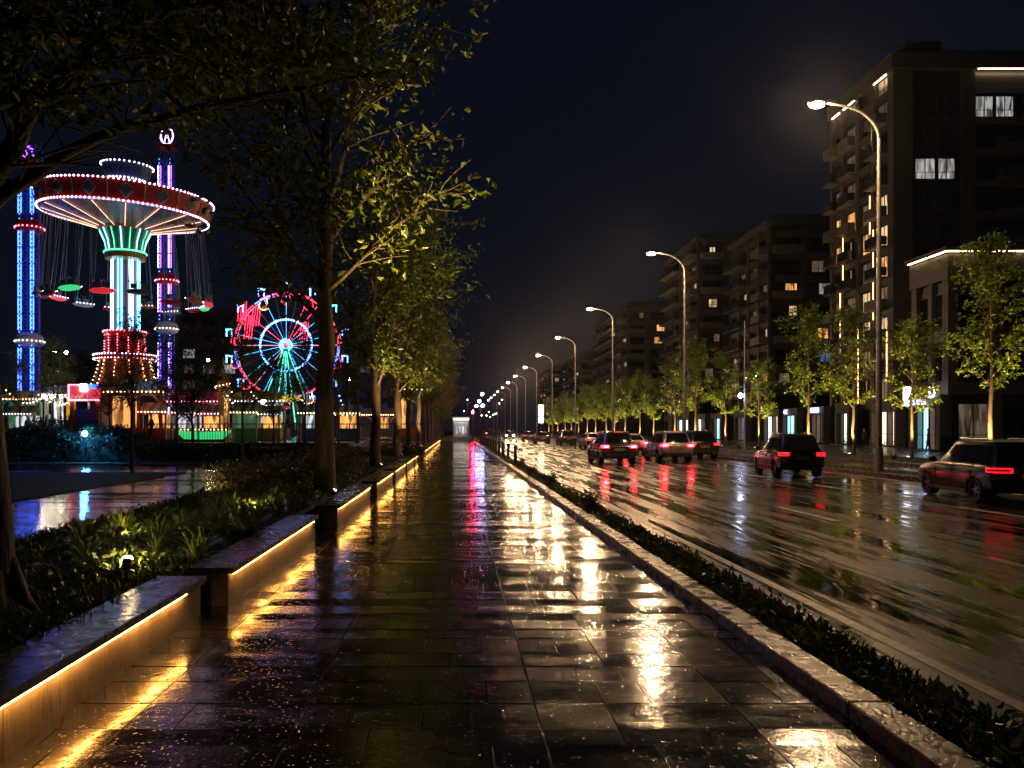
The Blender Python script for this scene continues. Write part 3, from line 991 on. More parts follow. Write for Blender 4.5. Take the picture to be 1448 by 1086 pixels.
# ------------------------------------------------------------------ amusement rides
M['bulb'] = em('white_bulb', (0.92, 0.80, 1.0), 5.0)
M['bulbwarm'] = em('warm_bulb', (1.0, 0.58, 0.26), 9.0)
M['bulbpink'] = em('pink_bulb', (1.0, 0.20, 0.32), 7.0)
M['tubecyan'] = em('cyan_light_tube', (0.10, 0.50, 1.0), 7.0)
M['tubewhite'] = em('white_light_tube', (0.30, 0.62, 1.0), 6.0)
M['tubegreen'] = em('green_light_tube', (0.10, 0.85, 0.50), 2.2)
M['tubeblue'] = em('blue_light_tube', (0.03, 0.10, 1.0), 9.0)
M['tubepurple'] = em('purple_light_tube', (0.30, 0.06, 1.0), 5.5)
M['tubeviolet'] = em('violet_white_tube', (0.52, 0.28, 1.0), 8.0)
M['softviolet'] = em('soft_violet_neon', (0.55, 0.30, 1.0), 0.9)
M['tubered'] = em('red_light_tube', (1.0, 0.03, 0.10), 3.2)
M['tubewarm'] = em('warm_white_bar', (1.0, 0.56, 0.38), 2.4)
M['bluebulb'] = em('blue_white_bulb', (0.10, 0.28, 1.0), 11.0, sample=False)
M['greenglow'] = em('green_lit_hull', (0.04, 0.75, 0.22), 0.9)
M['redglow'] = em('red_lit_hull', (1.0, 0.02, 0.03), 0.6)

T0 = Vector((-24.4, 60, 0))
ride = thing('swing_carousel', 'huge swing carousel with red bulb rimmed crown, glowing white column and hanging seats', 'carousel', T0)
TILT = Matrix.Translation((0, 0, 17.5)) @ Matrix.Rotation(math.radians(3.2), 4, 'Y') @ Matrix.Rotation(math.radians(2.4), 4, 'X') @ Matrix.Translation((0, 0, -17.5))
def lat(mb, prof, n=48, mat=None): return mb.lathe(prof, n, (0, 0, 0), mat)
# base
b = MB(); lat(b, [(2.9, 0), (2.9, .5), (2.55, .55), (2.55, 3.7), (3.1, 4.0), (3.1, 4.35), (2.45, 4.5)], 16); b.build('base', M['orange'], ride)
s = MB(); lat(s, [(2.55, 4.4), (2.2, 5.0), (1.95, 5.8), (1.75, 6.8)], 24); sk = s.build('skirt', M['orange'], ride, smooth=True)
bl = MB()
for k in range(12):
    a = 2 * math.pi * k / 12
    for j in range(9):
        q = j / 8
        r = 2.56 - 0.8 * q + 0.05 - 0.25 * math.sin(math.pi * q) * 0.4
        bl.octa((r * math.cos(a), r * math.sin(a), 4.5 + 2.2 * q), 0.055)
bl.build('bulb_row', M['bulbwarm'], sk)
rg = MB(); lat(rg, [(1.7, 6.75), (2.15, 6.85), (2.15, 7.2), (1.5, 7.3)], 32); ring = rg.build('ring', M['red'], ride)
bl = MB()
for k in range(54):
    a = 2 * math.pi * k / 54
    bl.octa((2.18 * math.cos(a), 2.18 * math.sin(a), 7.17), 0.065); bl.octa((2.18 * math.cos(a), 2.18 * math.sin(a), 6.87), 0.05)
bl.build('bulb_row', M['bulb'], ring)
tr = MB(); lat(tr, [(1.42, 7.25), (1.36, 8.6), (1.5, 8.7), (1.5, 8.95), (1.0, 9.0)], 12); tier = tr.build('tier', M['red'], ride)
bl = MB()
for k in range(12):
    a = 2 * math.pi * k / 12
    for j in range(7): bl.octa((1.44 * math.cos(a), 1.44 * math.sin(a), 7.4 + j * .2), 0.05)
for k in range(36):
    a = 2 * math.pi * k / 36
    bl.octa((1.53 * math.cos(a), 1.53 * math.sin(a), 8.9), 0.065)
bl.build('bulb_row', M['bulbpink'], tier)
# column
M['deeporange'] = pm('deep_orange_paint', (0.26, 0.065, 0.012), (0.18, 0.04, 0.01), 1.5, 0.4)
M['colred'] = pm('dark_red_column', (0.16, 0.03, 0.02), (0.10, 0.02, 0.04), 1.5, 0.4)
c = MB(); lat(c, [(0.78, 8.9), (0.78, 14.3)], 12); colm = c.build('column', M['colred'], ride)
for k in range(8):
    a = 2 * math.pi * (k + 0.5) / 8 - math.pi / 2 + math.radians(22.5)
    for sft, mt in ((-0.13, 'tubecyan'), (0.13, 'tubecyan')) if k % 2 else ((-0.1, 'tubewhite'), (0.1, 'tubewhite')):
        aa = a + sft
        tb = MB(); tb.tube([(1.0 * math.cos(aa), 1.0 * math.sin(aa), 8.98), (1.0 * math.cos(aa), 1.0 * math.sin(aa), 14.2)], .07, 6)
        tb.build('light_tube', M[mt], colm)
cl = MB(); lat(cl, [(0.9, 14.1), (1.42, 14.25), (1.46, 14.75), (1.3, 14.8)], 32); collar = cl.build('collar', M['gold'], ride, smooth=False)
tb = MB(); tb.lathe([(1.475 + .06 * math.cos(x), 14.72 + .06 * math.sin(x)) for x in [i * math.pi / 3 for i in range(7)]], 32); tb.build('light_ring', M['tubegreen'], collar)
fn = MB(); lat(fn, [(1.28, 14.8), (1.4, 15.5), (1.78, 16.4)], 16); fun = fn.build('funnel', M['greenp'], ride)
for k in range(16):
    a = 2 * math.pi * (k + .5) / 16
    tb = MB(); tb.tube([(1.32 * math.cos(a), 1.32 * math.sin(a), 14.85), (1.44 * math.cos(a), 1.44 * math.sin(a), 15.5), (1.8 * math.cos(a), 1.8 * math.sin(a), 16.3)], .035, 5)
    tb.build('light_strip', M['tubegreen'] if k % 2 else M['tubewhite'], fun)
hp = MB(); lat(hp, [(1.75, 16.3), (1.86, 16.35), (1.86, 16.62), (1.7, 16.7)], 32); hp.build('trim', M['orange'], fun)
# tilting crown: underside, rim, roof, tiara
RI, RL, RU = 1.75, 5.75, 6.12
u = MB(); lat(u, [(RI, 16.5), (3.6, 16.95), (RL, 17.45)], 64, TILT); under = u.build('underside', M['cream'], ride)
for k in range(16):
    a0, a1 = 2 * math.pi * (k + .18) / 16, 2 * math.pi * (k + .82) / 16
    pn = MB(); pn.lathe([(3.0, 16.79), (4.4, 17.09), (5.3, 17.33)], 3, (0, 0, 0), TILT, a0 + 0.05, a1 - 0.05)
    pn.build('painted_panel', [M['deeporange'], M['cream'], M['bluep'], M['deeporange'], M['cream'], M['red'], M['greenp'], M['cream']][k % 8], under)
    a = 2 * math.pi * k / 16
    tb = MB(); tb.tube([TILT @ Vector((r * math.cos(a), r * math.sin(a), z)) for r, z in ((1.9, 16.47), (3.6, 16.87), (5.6, 17.35))], .024, 5)
    tb.build('light_bar', M['tubewarm'], under)
r_ = MB(); lat(r_, [(RL, 17.42), (RL + .05, 17.4), (RL + .12, 17.55), (RU, 18.7), (RU + .06, 18.72), (RU, 18.85)], 64, TILT); rim = r_.build('rim', M['red'], ride)
bl = MB()
for k in range(120):
    a = 2 * math.pi * k / 120
    bl.octa(TILT @ Vector(((RL + .13) * math.cos(a), (RL + .13) * math.sin(a), 17.44)), .085)
    bl.octa(TILT @ Vector(((RU + .08) * math.cos(a), (RU + .08) * math.sin(a), 18.78)), .085)
bl.build('bulb_row', M['bulb'], rim)['kind'] = 'stuff'
nl = MB(); nl.lathe([(RL + .10, 17.36), (RL + .16, 17.42), (RL + .10, 17.48)], 96, (0, 0, 0), TILT); nl.build('neon_ring', M['softviolet'], rim)
for k in range(16):
    a = 2 * math.pi * (k + .5) / 16
    dv = MB(); dv.tube([TILT @ Vector(((RL + .14) * math.cos(a), (RL + .14) * math.sin(a), 17.55)), TILT @ Vector(((RU + .03) * math.cos(a), (RU + .03) * math.sin(a), 18.7))], .05, 5)
    dv.build('divider', M['gold'], rim)
    a = 2 * math.pi * k / 16
    ca, sa = math.cos(a), math.sin(a)
    md = MB(); ring_ = []
    rm, zm = (RL + RU) / 2 + .11, 18.12
    for rr_, off in ((.44, .0), (.36, .05), (.2, .07), (0.001, .08)):
        for q in range(12):
            t_ = 2 * math.pi * q / 12
            k_ = 1 + (.16 * math.cos(4 * t_) if rr_ > .3 else 0)
            ring_.append(TILT @ Vector(((rm + off + .33 * rr_ * math.sin(t_)) * ca - rr_ * k_ * math.cos(t_) * sa, (rm + off + .33 * rr_ * math.sin(t_)) * sa + rr_ * k_ * math.cos(t_) * ca, zm + rr_ * k_ * math.sin(t_))))
    fs = [(i * 12 + q, i * 12 + (q + 1) % 12, (i + 1) * 12 + (q + 1) % 12, (i + 1) * 12 + q) for i in range(3) for q in range(12)]
    md.add(ring_, fs); md.build('medallion', M['greyp'], rim)
rf = MB(); lat(rf, [(RU, 18.83), (3.5, 19.3), (1.3, 19.7), (1.3, 19.9), (0.0, 19.95)], 32, TILT); rf.build('roof', M['red'], ride)
ti = MB()
for r0, z0 in ((1.4, 20.0), (1.75, 21.05)):
    ti.lathe([(r0 - .04, z0 - .04), (r0 + .04, z0), (r0 - .04, z0 + .04)], 32, (0, 0, 0), TILT)
for k in range(12):
    a = 2 * math.pi * k / 12
    ti.tube([TILT @ Vector((1.38 * math.cos(a), 1.38 * math.sin(a), 19.75)), TILT @ Vector((1.75 * math.cos(a), 1.75 * math.sin(a), 21.05))], .03, 5)
tw_ = MB(); tw_.lathe([(1.36, 19.75), (1.36, 20.0), (1.70, 21.0)], 32, (0, 0, 0), TILT); tw_.build('tiara_wall', M['bluep'], ride)
tia = ti.build('tiara', M['greyp'], ride)
bl = MB()
for k in range(34):
    a = 2 * math.pi * k / 34
    bl.octa(TILT @ Vector((1.46 * math.cos(a), 1.46 * math.sin(a), 20.0)), .08); bl.octa(TILT @ Vector((1.82 * math.cos(a), 1.82 * math.sin(a), 21.08)), .08)
bl.build('bulb_row', M['bulb'], tia)
# hanging boats, chains at rest with a light outward swing
M['chain'] = pm('chain_steel', (0.45, 0.46, 0.48), None, 9, 0.4, metal=0.6)
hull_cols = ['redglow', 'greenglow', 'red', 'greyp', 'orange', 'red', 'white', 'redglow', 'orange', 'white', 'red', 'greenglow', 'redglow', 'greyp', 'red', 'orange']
for k in range(16):
    a = 2 * math.pi * (k + .35) / 16
    ca, sa = math.cos(a), math.sin(a)
    top = TILT @ Vector((5.4 * ca, 5.4 * sa, 17.35))
    rr = 5.85 + random.uniform(-.15, .15)
    ctr = Vector((rr * ca, rr * sa, top.z - 6.15 + random.uniform(-.25, .25)))
    rad_, tan_ = Vector((ca, sa, 0)), Vector((-sa, ca, 0))
    hb = MB(); rings = []
    for s_, w_, d_ in ((-.85, .10, .04), (-.6, .26, .16), (0, .34, .22), (.6, .26, .16), (.85, .10, .04)):
        for q in range(8):
            t_ = 2 * math.pi * q / 8
            rings.append(ctr + tan_ * s_ + rad_ * (w_ * math.cos(t_)) + Vector((0, 0, d_ * math.sin(t_) - .05)))
    fs = [(i * 8 + q, i * 8 + (q + 1) % 8, (i + 1) * 8 + (q + 1) % 8, (i + 1) * 8 + q) for i in range(4) for q in range(8)]
    fs += [tuple(range(8)), tuple(32 + q for q in reversed(range(8)))]
    hb.add(rings, fs)
    seat = hb.build('swing_seat', M[hull_cols[k]], ride, smooth=True)
    st = MB()
    for sgn in (-1, 1):
        base_ = ctr + tan_ * (.35 * sgn)
        st.obox(base_ + rad_ * .2 + Vector((0, 0, .30)), tan_ * .20, rad_ * .025, Vector((0, 0, .17)))
        st.tube([base_ - rad_ * .2 + tan_ * .24 + Vector((0, 0, .1)), base_ + tan_ * .26 - rad_ * .1 + Vector((0, 0, .55)), base_ + rad_ * .22 + tan_ * .24 + Vector((0, 0, .68))], .03, 5)
        st.tube([base_ - rad_ * .2 - tan_ * .24 + Vector((0, 0, .1)), base_ - tan_ * .26 - rad_ * .1 + Vector((0, 0, .55)), base_ + rad_ * .22 - tan_ * .24 + Vector((0, 0, .68))], .03, 5)
    st.build('backrest', M['greyp'], seat)
    bl = MB()
    for q in range(6): bl.octa(ctr + tan_ * (-.7 + .28 * q) - rad_ * .3 + Vector((0, 0, .05)), .05)
    bl.build('bulb_row', M['bulb'], seat)
    ch = MB()
    for sgn in (-1, 1):
        for dr in (-.18, .2):
            ch.tube([ctr + tan_ * (.6 * sgn) + rad_ * dr + Vector((0, 0, .3)), top + tan_ * (.32 * sgn) + rad_ * dr * .5], .014, 4, cap=False)
    ch.build('chain', M['chain'], seat)

# ------------------------------------------------------------------ drop towers
def drop_tower(px, Y, ytop, ybase, label, crown, wid=1.05, carr=(), cols=('tubeblue', 'tubepurple')):
    X = PX(px, Y); z1 = PZ(ytop, Y)
    t = thing('drop_tower', label, 'ride tower', (X, Y, 0), 0, 'lit drop tower rides')
    h = wid / 2
    m = MB()
    for sx in (-1, 1):
        for sy in (-1, 1): m.box(sx * h - .08, sx * h + .08, sy * h - .08, sy * h + .08, 0, z1)
    z = 1.0
    while z < z1 - 1:
        for sy in (-1, 1):
            m.tube([(-h, sy * h, z), (h, sy * h, z + 1)], .035, 4); m.tube([(h, sy * h, z), (-h, sy * h, z + 1)], .035, 4)
        m.box(-h, h, -h - .03, -h + .03, z - .04, z + .04)
        z += 1.0
    mast = m.build('mast', M['bluep'], t)
    seglen = 1.55
    for sx in (-1, 1):
        for off in (-.13, .13):
            z = 3.2; k = 0
            sb = MB()
            while z < z1 - 2.6:
                if not any(abs(z + .7 - cz) < 1.3 for cz in carr):
                    sb.box(sx * h + off - .045, sx * h + off + .045, -h - .15, -h - .09, z, z + seglen - .12)
                z += seglen
            sb.build('light_strip', M[cols[0] if (off < 0) else cols[1]], mast)
    bl = MB(); z = 3.2
    while z < z1 - 1.2:
        bl.octa((-h, -h - .17, z), .045); bl.octa((h, -h - .17, z), .045); z += .42
    bl.build('bulb_row', M['bluebulb'], mast)
    for i, cz in enumerate(carr):
        c = MB(); c.lathe([(h * 1.05, cz - .7), (h * 2.0, cz - .55), (h * 2.15, cz - .2), (h * 1.9, cz + .35), (h * 1.2, cz + .6)], 16)
        cg = c.build('gondola', M['red'] if i == 0 else M['white'], t)
        bl = MB()
        for k in range(20):
            a = 2 * math.pi * k / 20
            bl.octa((h * 2.18 * math.cos(a), h * 2.18 * math.sin(a), cz - .2), .085)
        bl.build('bulb_row', M['bulbpink'] if i == 0 else M['bulb'], cg)
    tp = MB(); tp.box(-h * 1.5, h * 1.5, -h * 1.5, h * 1.5, z1 - .05, z1 + .25); tpo = tp.build('top_platform', M['red'], t)
    if crown:
        cr = MB(); zc = z1 + 1.35
        cr.tube([(.62 * math.cos(x), 0, zc + .85 * math.sin(x)) for x in [i * math.pi / 12 for i in range(25)]], .05, 5)
        cr.tube([(-.3, 0, zc - .8), (0, 0, zc + .5), (.3, 0, zc - .8)], .05, 5)
        cr.tube([(-.18, 0, zc - .2), (.18, 0, zc - .2)], .04, 5)
        cr.tube([(0, 0, zc + .85), (0, 0, zc + 1.4)], .04, 5)
        cr.build('crown_ornament', M['tubeviolet'], t)
        bl = MB()
        for i in range(22): bl.octa((.66 * math.cos(i * math.pi / 11), -.05, zc + .9 * math.sin(i * math.pi / 11)), .10)
        bl.build('bulb_row', M['bulb'], t)
    else:
        cr = MB()
        for sx in (-1, 1):
            for sy in (-1, 1): cr.box(sx * h * 1.35 - .06, sx * h * 1.35 + .06, sy * h * 1.35 - .06, sy * h * 1.35 + .06, z1 + .25, z1 + 1.6)
        cr.box(-h * 1.5, h * 1.5, -h * 1.5, h * 1.5, z1 + 1.5, z1 + 1.7)
        cr.tube([(0, 0, z1 + 1.7), (0, 0, z1 + 4.5)], .04, 5)
        cr.build('top_cage', M['bluep'], t)
        bl = MB()
        for i in range(46): bl.octa((random.uniform(-h, h) * 1.4, -h * 1.42, z1 + .35 + random.random() * 1.1), .075)
        bl.build('bulb_row', M['tubepurple'], t)
    fb = MB(); fb.lathe([(wid * 1.6, 0), (wid * 1.6, .8), (wid * 1.0, 1.2), (wid * .9, 2.6), (wid * .6, 3.0)], 12); fb.build('base', M['yellowp'], t)
    return t
drop_tower(42, 76, 232, 545, 'slender blue drop tower with red ring gondola standing left of the carousel', False, 1.15,
           carr=(PZ(320, 76), PZ(480, 76)), cols=('tubeblue', 'tubeblue'))
drop_tower(236, 86, 210, 515, 'taller purple drop tower behind the carousel topped by a glowing crown ornament', True, 1.1,
           carr=(PZ(395, 86), PZ(463, 86)), cols=('tubeviolet', 'tubepurple'))

# ------------------------------------------------------------------ ferris wheel
WY = 100.0
wc = Vector((PX(406, WY), WY, PZ(489, WY))); RW = 6.35
fw = thing('ferris_wheel', 'small ferris wheel outlined in neon with a glowing blue inner ring behind the large trunk', 'ferris wheel', (wc.x, wc.y, 0))
zc = wc.z
def circ(mb, R, y, r, n=64, z=zc, n2=6):
    mb.tube([(R * math.cos(2 * math.pi * k / n), y, z + R * math.sin(2 * math.pi * k / n)) for k in range(n + 1)], r, n2, cap=False)
M['whiteneon'] = em('soft_white_neon', (1.0, 0.25, 0.42), 1.6)
M['cyanneon'] = em('dim_cyan_neon', (0.05, 0.40, 0.9), 3.0)
M['blueneon'] = em('blue_neon', (0.05, 0.16, 1.0), 6.0)
M['redneon'] = em('soft_red_neon', (1.0, 0.02, 0.06), 4.0)
rm = MB(); circ(rm, RW, .5, .05); rm.build('rim', M['whiteneon'], fw)
for q in range(14):
    a0 = 2 * math.pi * (q + .04) / 14; rm = MB()
    rm.tube([(RW * math.cos(a0 + k * .041), -.5, zc + RW * math.sin(a0 + k * .041)) for k in range(11)], .085, 6)
    rm.build('rim_neon', M[('redneon', 'blueneon', 'redneon')[q % 3]], fw)
rr = MB(); rr.tube([((RW + .12) * math.cos(a), -.55, zc + (RW + .12) * math.sin(a)) for a in [math.radians(60 + 3 * k) for k in range(21)]], .06, 5); rr.build('neon_arc', M['redneon'], fw)
ir = MB(); circ(ir, 3.15, -.56, .10, 48); ir.build('inner_ring', M['tubeblue'], fw)
bl = MB()
for k in range(64):
    a = 2 * math.pi * k / 64
    bl.octa((3.15 * math.cos(a), -.68, zc + 3.15 * math.sin(a)), .14 if k % 4 else .2)
bl.build('bulb_row', M['bluebulb'], fw)
NG = 14
for k in range(NG * 2):
    a = 2 * math.pi * k / (NG * 2)
    sp = MB()
    sp.tube([(.5 * math.cos(a), -.5, zc + .5 * math.sin(a)), (RW * math.cos(a), -.5, zc + RW * math.sin(a))], .03 if k % 2 else .045, 4)
    mt = M['cyanneon'] if k % 2 and k != 11 and k != 5 else M['whiteneon'] if k in (0, 14, 18, 23, 25, 27) else (M['redneon'] if k in (4, 5, 11) else M['greyp'])
    sp.build('spoke', mt, fw)
hb = MB(); hb.lathe([(0.0, -.95), (.42, -.9), (.62, -.75), (.62, .75)], 20, (0, 0, 0), Matrix.Translation((0, 0, zc)) @ Matrix.Rotation(math.radians(-90), 4, 'X'))
hub = hb.build('hub', M['white'], fw)
tb = MB(); circ(tb, .72, -.85, .09, 24); circ(tb, .45, -.97, .07, 20); tb.build('light_ring', M['tubecyan'], hub)
bl = MB(); bl.ball((0, -1.0, zc), .2); bl.build('red_lamp', M['redneon'], hub)
lg = MB(); pts_ = [(-1, -4.6), (-1, -2.3), (-1, 0), (-1, 2.3), (-1, 4.6)]
for sy in (-1.3, 1.3):
    for fx in (-4.4, 4.4, -1.6, 1.6): lg.tube([(0, sy * .6, zc), (fx, sy, 0)], [.16, .2], 6)
    lg.box(-3.1, 3.1, sy - .08, sy + .08, 3.2, 3.45)
legs = lg.build('support_leg', M['greenp'], fw)
for fx in (-4.4, 4.4, -1.6, 1.6, 0):
    tb = MB(); tb.tube([(fx * .08, -.95, zc - .8), (fx * .86, -1.42, 1.8)], .07, 5); tb.build('light_tube', M['tubegreen'], legs)
for k in range(NG):
    a = 2 * math.pi * k / NG + math.pi / 2
    gx, gz = RW * math.cos(a), zc + RW * math.sin(a)
    g_ = MB(); zz = gz - .95
    g_.lathe([(.0, zz - .45), (.42, zz - .4), (.55, zz), (.52, zz + .12), (.46, zz + .1)], 12, (gx, 0, 0))
    for sx in (-.45, .45): g_.tube([(gx + sx, 0, zz + .1), (gx + sx * .3, 0, gz)], .03, 4)
    go = g_.build('gondola', M[('red', 'orange', 'red', 'bluep', 'red', 'yellowp', 'red')[k % 7]], fw)
    n_ = MB(); n_.tube([(gx + .58 * math.cos(x), -.56, zz + .05 + .5 * math.sin(x)) for x in [math.pi + i * math.pi / 8 for i in range(9)]], .05, 5)
    n_.tube([(gx - .55, -.56, zz + .05), (gx - .35, -.56, gz)], .035, 4); n_.tube([(gx + .55, -.56, zz + .05), (gx + .35, -.56, gz)], .035, 4)
    n_.build('neon_outline', M[('redneon', 'bulbwarm', 'redneon', 'redneon', 'whiteneon', 'redneon', 'redneon')[k % 7]], go)
    ox, oz = (RW + .95) * math.cos(a), zc + (RW + .95) * math.sin(a)
    l_ = MB()
    for sx in (-.32, .32): l_.box(ox + sx - .06, ox + sx + .06, -.1, .1, oz - .45, oz + .4)
    l_.box(ox - .42, ox + .42, -.1, .1, oz + .3, oz + .48)
    l_.build('light_frame', M['bluebulb'] if k % 3 else M['tubecyan'], fw)
for (px_, py_, ln_) in ((352, 462, 1.6), (343, 440, 1.4), (430, 468, 1.2), (362, 447, 1.3)):
    pn = MB(); c_ = Vector((PX(px_, WY) - wc.x, -.62, PZ(py_, WY)))
    for i in range(4): pn.tube([c_ + Vector((-.45 + .3 * i, 0, -ln_)), c_ + Vector((-.3 + .3 * i, 0, 0)), c_ + Vector((-.1 + .25 * i, 0, ln_ * .8))], .05, 5)
    pn.build('neon_figure', M['redneon'], fw)

# ------------------------------------------------------------------ booths and pavilions at the foot of the rides
M['stallwarm'] = em('warm_stall_light', (1.0, 0.42, 0.10), 1.0, pattern=0.92, pscale=3.4)
M['stallwhite'] = em('white_stall_light', (0.80, 0.85, 0.95), 0.7, pattern=0.94, pscale=3.6)
M['stallgreen'] = em('green_lit_panel', (0.10, 0.42, 0.20), 0.35, pattern=0.8, pscale=2.4)
M['stallyellow'] = em('yellow_glowing_petal', (1.0, 0.72, 0.06), 0.8)
M['screen'] = em('white_sign_box', (0.75, 0.85, 1.0), 7.0)
M['screenblue'] = em('blue_sign_box', (0.06, 0.18, 1.0), 3.0)
M['signred'] = em('red_lit_sign', (1.0, 0.01, 0.03), 0.7)
BY = 52.0
bx = PX(122, BY)
t = thing('ticket_booth', 'red lit ticket booth with white and blue boxes on its sign', 'booth', (bx, BY, ZP))
w = MB()
for sx in (-.85, .8): w.box(sx - .1, sx + .1, -.2, .0, 0, PZ(566, BY) - ZP)
w.build('post', M['orange'], t)
MB().box(-.95, .95, .05, 1.6, 0, 2.1).build('cabin', M['bluep'], t)
zs = PZ(566, BY) - ZP; ze = PZ(545, BY) - ZP
sg = MB(); sg.box(-.92, .95, -.35, -.1, zs, ze); sgo = sg.build('sign_panel', M['signred'], t)
fr = MB(); fr.box(-.98, -.92, -.40, -.05, zs - .05, ze + .05); fr.box(-.92, .2, -.40, -.352, ze - .0, ze + .05); fr.box(-.92, 1.0, -.40, -.352, zs - .05, zs + .04)
fr.build('light_frame', M['bulbpink'], sgo)
MB().box(-.18, .22, -.48, -.36, ze - .38, ze + .08).build('white_sign_box', M['screen'], sgo)
MB().box(.32, .88, -.44, -.36, ze - .22, ze + .06).build('blue_sign_box', M['screenblue'], sgo)
sv = MB()
for i in range(4): sv.tube([(-.8 + .28 * i, -.38, zs + .14), (-.66 + .28 * i, -.38, zs + .3), (-.52 + .28 * i, -.38, zs + .14)], .03, 4)
sv.build('light_pattern', M['stallwarm'], sgo)

def pavilion(name, label, cat, px0, px1, Y, ztop, col, glow, roofm, arches=True, trim='bulbwarm', group='small lit pavilions of the fairground'):
    x0, x1 = PX(px0, Y), PX(px1, Y); cx = (x0 + x1) / 2; h = (x1 - x0) / 2
    t = thing(name, label, cat, (cx, Y, ZP), 0, group)
    ztop -= 0.45
    n = max(2, int((x1 - x0) / 1.6)); st = 2 * h / n
    p = MB()
    for i in range(n + 1): p.box(-h + st * i - .12, -h + st * i + .12, -.14, .14, 0, ztop - .5)
    p.build('post', M[col], t)
    p = MB(); p.box(-h, h, .3, 2.6, 0, .9); p.build('counter', M[col], t)
    for i in range(n):
        MB().box(-h + st * i + .14, -h + st * (i + 1) - .14, .9, 1.0, .9, ztop - .7).build('lit_panel', M[glow[i % len(glow)]], t)
    for i in range(n):
        ar = MB(); a0, a1 = -h + st * i + .12, -h + st * (i + 1) - .12; rr_ = (a1 - a0) / 2
        ar.tube([((a0 + a1) / 2 - rr_ * math.cos(x), -.16, ztop - 1.35 + .75 * math.sin(x)) for x in [k * math.pi / 10 for k in range(11)]], .07, 5)
        ar.build('arch', M['white' if (i % 2 and arches) else col], t)
    r = MB(); zz = ztop - .5
    r.add([(-h - .4, -.5, zz), (h + .4, -.5, zz), (h + .4, 2.9, zz), (-h - .4, 2.9, zz), (-h * .7, .9, ztop + .35), (h * .7, .9, ztop + .35)],
          [(0, 1, 5, 4), (1, 2, 5), (2, 3, 4, 5), (3, 0, 4), (3, 2, 1, 0)])
    rf = r.build('roof', M[roofm], t)
    b_ = MB(); k = 0
    while -h - .4 + k * .28 < h + .4:
        b_.octa((-h - .4 + k * .28, -.53, zz + .02), .07); k += 1
    b_.build('bulb_row', M[trim], rf)
    return t
pavilion('pavilion', 'orange pavilion with warm glowing roof edge at the foot of the carousel', 'pavilion', 148, 228, 54, 4.2, 'orange', ('stallwarm', 'bluep', 'bulbpink', 'stallwarm'), 'orange')
pavilion('pavilion', 'white and red striped pavilion with people right of the carousel foot', 'pavilion', 232, 318, 64, 3.9, 'white', ('stallwhite', 'bluep', 'orange', 'stallwhite'), 'red', True, 'bulbpink')
pavilion('pavilion', 'green pavilion with pale lit posts below the ferris wheel', 'pavilion', 322, 402, 66, 4.0, 'greenp', ('stallgreen', 'stallwhite', 'stallgreen'), 'yellowp', True, 'bulb')
pavilion('pavilion', 'grey green stall under white lamps between the left tower and the ticket booth', 'pavilion', 66, 102, 68, 4.6, 'greyp', ('stallwhite', 'yellowp'), 'greyp', True, 'bulb')
pavilion('pavilion', 'dim green stall at the left picture edge below the blue tower', 'pavilion', 2, 54, 70, 4.3, 'greenp', ('stallgreen', 'stallgreen', 'stallwarm'), 'yellowp', True, 'bulbwarm')
pavilion('pavilion', 'long low stall with white lit windows seen through the walkway trunks', 'pavilion', 480, 575, 95, 3.4, 'greyp', ('stallwhite', 'greyp', 'stallwarm', 'greyp'), 'greyp', True, 'bulbwarm')
pavilion('pavilion', 'bright orange and blue stall roof far between the walkway trunks', 'pavilion', 560, 600, 92, 6.2, 'orange', ('stallwarm', 'bluep', 'bulbpink'), 'orange', True, 'bulbwarm')

# turret with warm spire beside the green pavilion
tx = PX(316, 62)
t = thing('turret', 'small golden turret with pointed top between two pavilions', 'turret', (tx, 62, ZP))
m = MB(); m.lathe([(.5, 0), (.45, 3.4), (.6, 3.5), (.55, 4.0), (.12, 5.4), (.05, 5.9), (0, 6.4)], 10); m.build('body', M['gold'], t)
bl = MB()
for k in range(14): bl.octa((.62 * math.cos(k * .45), .62 * math.sin(k * .45), 3.6 + .05 * k % 2), .06)
bl.build('bulb_row', M['bulbwarm'], t)

# railing in front of the park
def railing(x0, x1, Y, label, mat, h=1.15, z=0.95):
    t = thing('park_railing', label, 'railing', ((x0 + x1) / 2, Y, z), 0, 'railings in front of the fairground')
    hl = (x1 - x0) / 2
    r = MB(); r.box(-hl, hl, -.03, .03, h - .06, h); r.box(-hl, hl, -.02, .02, .12, .17); r.build('rail', M[mat], t)
    p = MB(); n = int(2 * hl / 1.5)
    for i in range(n + 1):
        q = MB(); x = -hl + 2 * hl * i / n; q.box(x - .035, x + .035, -.035, .035, 0, h + .03); q.build('post', M[mat], t)
    b_ = MB(); k = -hl + .12
    while k < hl: b_.box(k - .012, k + .012, -.012, .012, .17, h - .06); k += .16
    b_.build('bars', M[mat], t)
railing(PX(205, 49.5), PX(318, 49.5), 49.5, 'dark red railing before the striped pavilion', 'red')
railing(PX(322, 49.5), PX(420, 49.5), 49.5, 'dark green railing before the green pavilion', 'greenp')
railing(PX(424, 49.5), PX(600, 49.5), 49.5, 'dark metal railing behind the large trunk', 'darkmetal')

